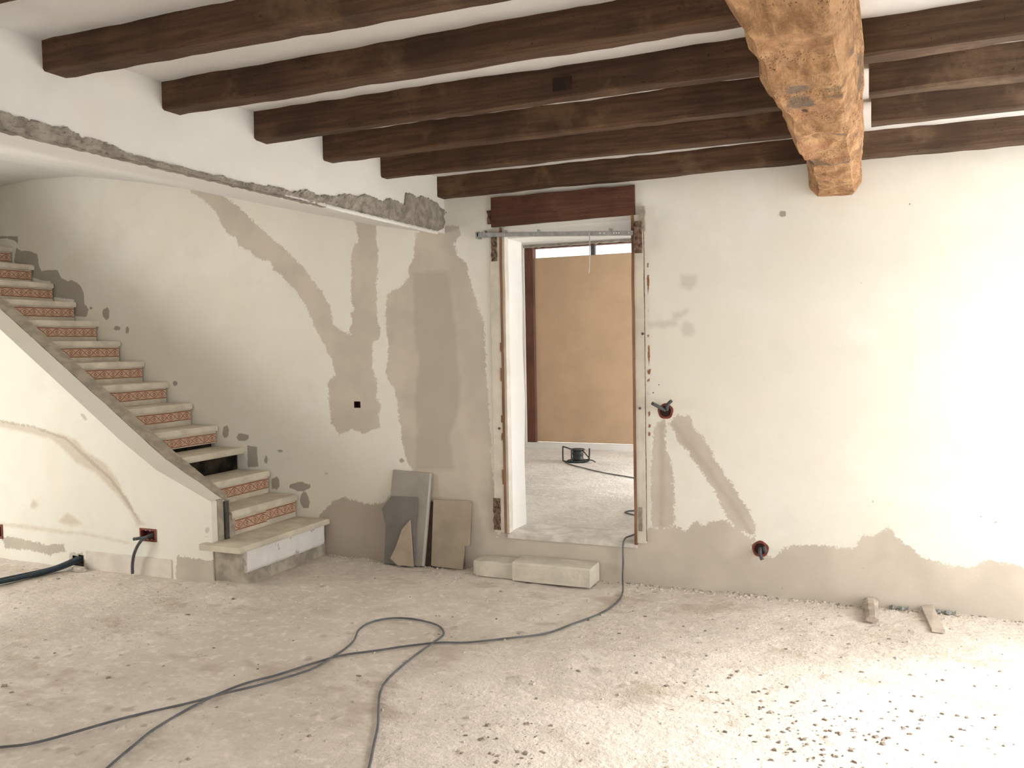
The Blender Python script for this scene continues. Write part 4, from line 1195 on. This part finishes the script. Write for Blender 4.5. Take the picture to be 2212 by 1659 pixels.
o = MB().tube(curve_pts(pb, 0.025), 0.0054, 8).build('power_cord', M['cord'], smooth=True)
tag(o, 'dark grey cord lying in a wide loop on the floor in front', 'cord')

# ------------------------------------------------------------------ cable reel in the rear room
R0 = (-0.235, 3.47, 0.264)
t = thing('cable_reel', 'dark cable reel with tubular frame on the rear room floor', 'cable reel', R0)
MB().lathe([(0.02, 0.004), (0.115, 0.004), (0.122, 0.010), (0.115, 0.018), (0.02, 0.020)], R0, 28).build('base_flange', M['reel'], t)
MB().lathe([(0.058, 0.018), (0.062, 0.03), (0.058, 0.06), (0.062, 0.09), (0.058, 0.12), (0.03, 0.125)], R0, 24).build('drum', M['reel'], t)
MB().lathe([(0.03, 0.122), (0.072, 0.124), (0.078, 0.132), (0.070, 0.142), (0.02, 0.146)], R0, 24).build('top_flange', M['reel'], t)


def rp(pts):
    return [(R0[0] + a, R0[1] + b_, R0[2] + c) for a, b_, c in pts]


MB().tube(curve_pts(rp([(-0.03, -0.125, 0.006), (-0.03, -0.125, 0.14), (-0.045, -0.12, 0.152), (-0.14, -0.06, 0.165), (-0.152, -0.055, 0.155), (-0.152, -0.055, 0.03), (-0.142, -0.06, 0.012), (-0.05, -0.118, 0.008)]), 0.012), 0.0075, 8).build('tube_frame', M['black'], t, smooth=True)
MB().tube(curve_pts(rp([(0.06, -0.03, 0.135), (0.10, -0.05, 0.10), (0.142, -0.06, 0.055), (0.143, -0.06, 0.03), (0.10, -0.09, 0.010)]), 0.012), 0.0065, 8).build('tube_frame', M['black'], t, smooth=True)
MB().tube(curve_pts(rp([(0.143, -0.06, 0.02), (0.146, -0.05, 0.08), (0.146, -0.04, 0.155)]), 0.012), 0.009, 8).build('hand_grip', M['black'], t, smooth=True)
MB().tube(curve_pts(rp([(0.10, 0.0, 0.03), (0.17, -0.03, 0.025), (0.215, -0.06, 0.012)]), 0.012), 0.0055, 8).build('plug_lead', M['black'], t, smooth=True)

# ------------------------------------------------------------------ rubble and debris
def rock(mb, c, s, seed, flat=0.7):
    rr = random.Random(seed)
    n = len(mb.v)
    base = [(-1, -1, 0), (1, -1, 0), (1, 1, 0), (-1, 1, 0), (-.7, -.7, 1), (.7, -.7, 1), (.7, .7, 1), (-.7, .7, 1)]
    q = rr.random() * 6.28
    ax, ay = rr.uniform(0.7, 1.4), rr.uniform(0.6, 1.1)
    for x, y, z in base:
        x, y, z = (x * ax + rr.uniform(-.4, .4)) * s, (y * ay + rr.uniform(-.4, .4)) * s, (z * 1.2 * flat + rr.uniform(-.2, .2)) * s
        mb.v.append((c[0] + x * math.cos(q) - y * math.sin(q), c[1] + x * math.sin(q) + y * math.cos(q), c[2] + z))
    mb.f += [tuple(n + i for i in f) for f in ((0, 3, 2, 1), (4, 5, 6, 7), (0, 1, 5, 4), (1, 2, 6, 5), (2, 3, 7, 6), (3, 0, 4, 7))]


b = MB()
for k in range(1500):
    x, y = random.uniform(-3.2, 3.9), -random.random() ** 1.2 * 3.8
    if x < -0.98 and y > -0.99:
        continue
    s_ = random.choice((0.003, 0.004, 0.004, 0.006, 0.008)) * random.uniform(0.7, 1.3)
    rock(b, (x, y, floor_z(x, y) - 0.001), s_, k)
for k in range(420):
    x = random.uniform(1.12, 3.2) if k % 3 else random.uniform(-1.0, 0.2)
    y = -abs(random.gauss(0.01, 0.045))
    rock(b, (x, y, floor_z(x, y) - 0.002), random.uniform(0.003, 0.011), 5000 + k)
stuff(b.build('plaster_crumbs', M['crumb'], fix=False), 'pale plaster crumbs strewn over the dusty floor', 'debris')
b = MB()
for k in range(360):
    x, y = (random.uniform(1.2, 3.6), -random.uniform(0.4, 3.4)) if k % 2 else (random.uniform(-3, 3.6), -random.random() * 3.6)
    if x < -0.98 and y > -0.99:
        continue
    rock(b, (x, y, floor_z(x, y) - 0.001), random.choice((0.003, 0.004, 0.006, 0.008)) * random.uniform(0.7, 1.3), 9000 + k, 0.5)
for k in range(160):
    x = random.uniform(1.1, 3.9)
    rock(b, (x, -abs(random.gauss(0, 0.02)) - 0.002, floor_z(x, 0) - 0.002), random.uniform(0.003, 0.008), 12000 + k, 0.5)
for cx_, cy_, n_ in ((2.55, -1.98, 70), (2.35, -1.75, 40), (2.75, -1.7, 40), (1.49, -2.32, 40), (2.2, -1.45, 30), (2.9, -1.5, 30)):
    for k in range(n_):
        x, y = cx_ + random.gauss(0, 0.15), cy_ + random.gauss(0, 0.12)
        rock(b, (x, y, floor_z(x, y) - 0.001), random.uniform(0.002, 0.009), int(x * 9999) + k, 0.6)
stuff(b.build('dark_grit', M['crumb_dark'], fix=False), 'small dark grit scattered on the floor', 'debris')

b = MB()
rg = []
for i in range(9):
    t_ = i / 8
    cx, cy = 2.715 + 0.012 * t_, -0.02 - 0.30 * t_
    hw, hh = 0.042 - 0.006 * t_, 0.055 - 0.012 * t_ + 0.010 * math.sin(i * 2.1)
    ring = []
    for j in range(8):
        q = 2 * math.pi * (j + 0.5) / 8
        w = 1 + 0.28 * mnoise.noise(Vector((i * 1.7, j * 2.1, 4)))
        ring.append((cx + hw * math.cos(q) * w, cy, max(0.002, hh / 2 + hh / 2 * 1.1 * math.sin(q) * w)))
    rg.append(ring)
o = b.rings(rg).build('masonry_lump', M['rubble'])
tag(o, 'rough brown masonry lump at the foot of the wall right of the doorway', 'rubble')
wd = thing('wood_offcut', 'slim wooden offcut resting against the right wall base', 'offcut', (3.03, -0.19, 0.0))
MB().prism([(2.982, -0.012, 0.030), (3.040, -0.004, 0.040), (3.078, -0.372, 0.016), (3.016, -0.372, 0.016)], (0, -0.004, -0.014)).build('wood_strip', M['offcut'], wd)
MB().prism([(2.982, -0.012, 0.002), (3.016, -0.372, 0.002), (3.016, -0.372, 0.016), (2.982, -0.012, 0.030)], (0.006, 0, 0)).build('shaded_strip_edge', M['rubble'], wd)  # darker material paints the shaded left side of the offcut
for k, (x, lab) in enumerate(((2.865, 'crumpled teal plastic scrap between the masonry lump and the offcut'), (3.105, 'crumpled teal plastic scrap just right of the wooden offcut'))):
    b = MB()
    rg = []
    for i in range(7):
        t_ = i / 6
        rg.append([(x - 0.05 + 0.1 * t_, -0.030 - 0.02 * math.sin(i * 1.9 + k), 0.003 + 0.006 * (i % 2)), (x - 0.05 + 0.1 * t_, -0.018, 0.016 + 0.010 * math.sin(i * 2.3)), (x - 0.05 + 0.1 * t_, -0.006, 0.004)])
    tag(b.rings(rg).build('plastic_scrap', M['scrap']), lab, 'scrap', 'teal scraps by the wall')
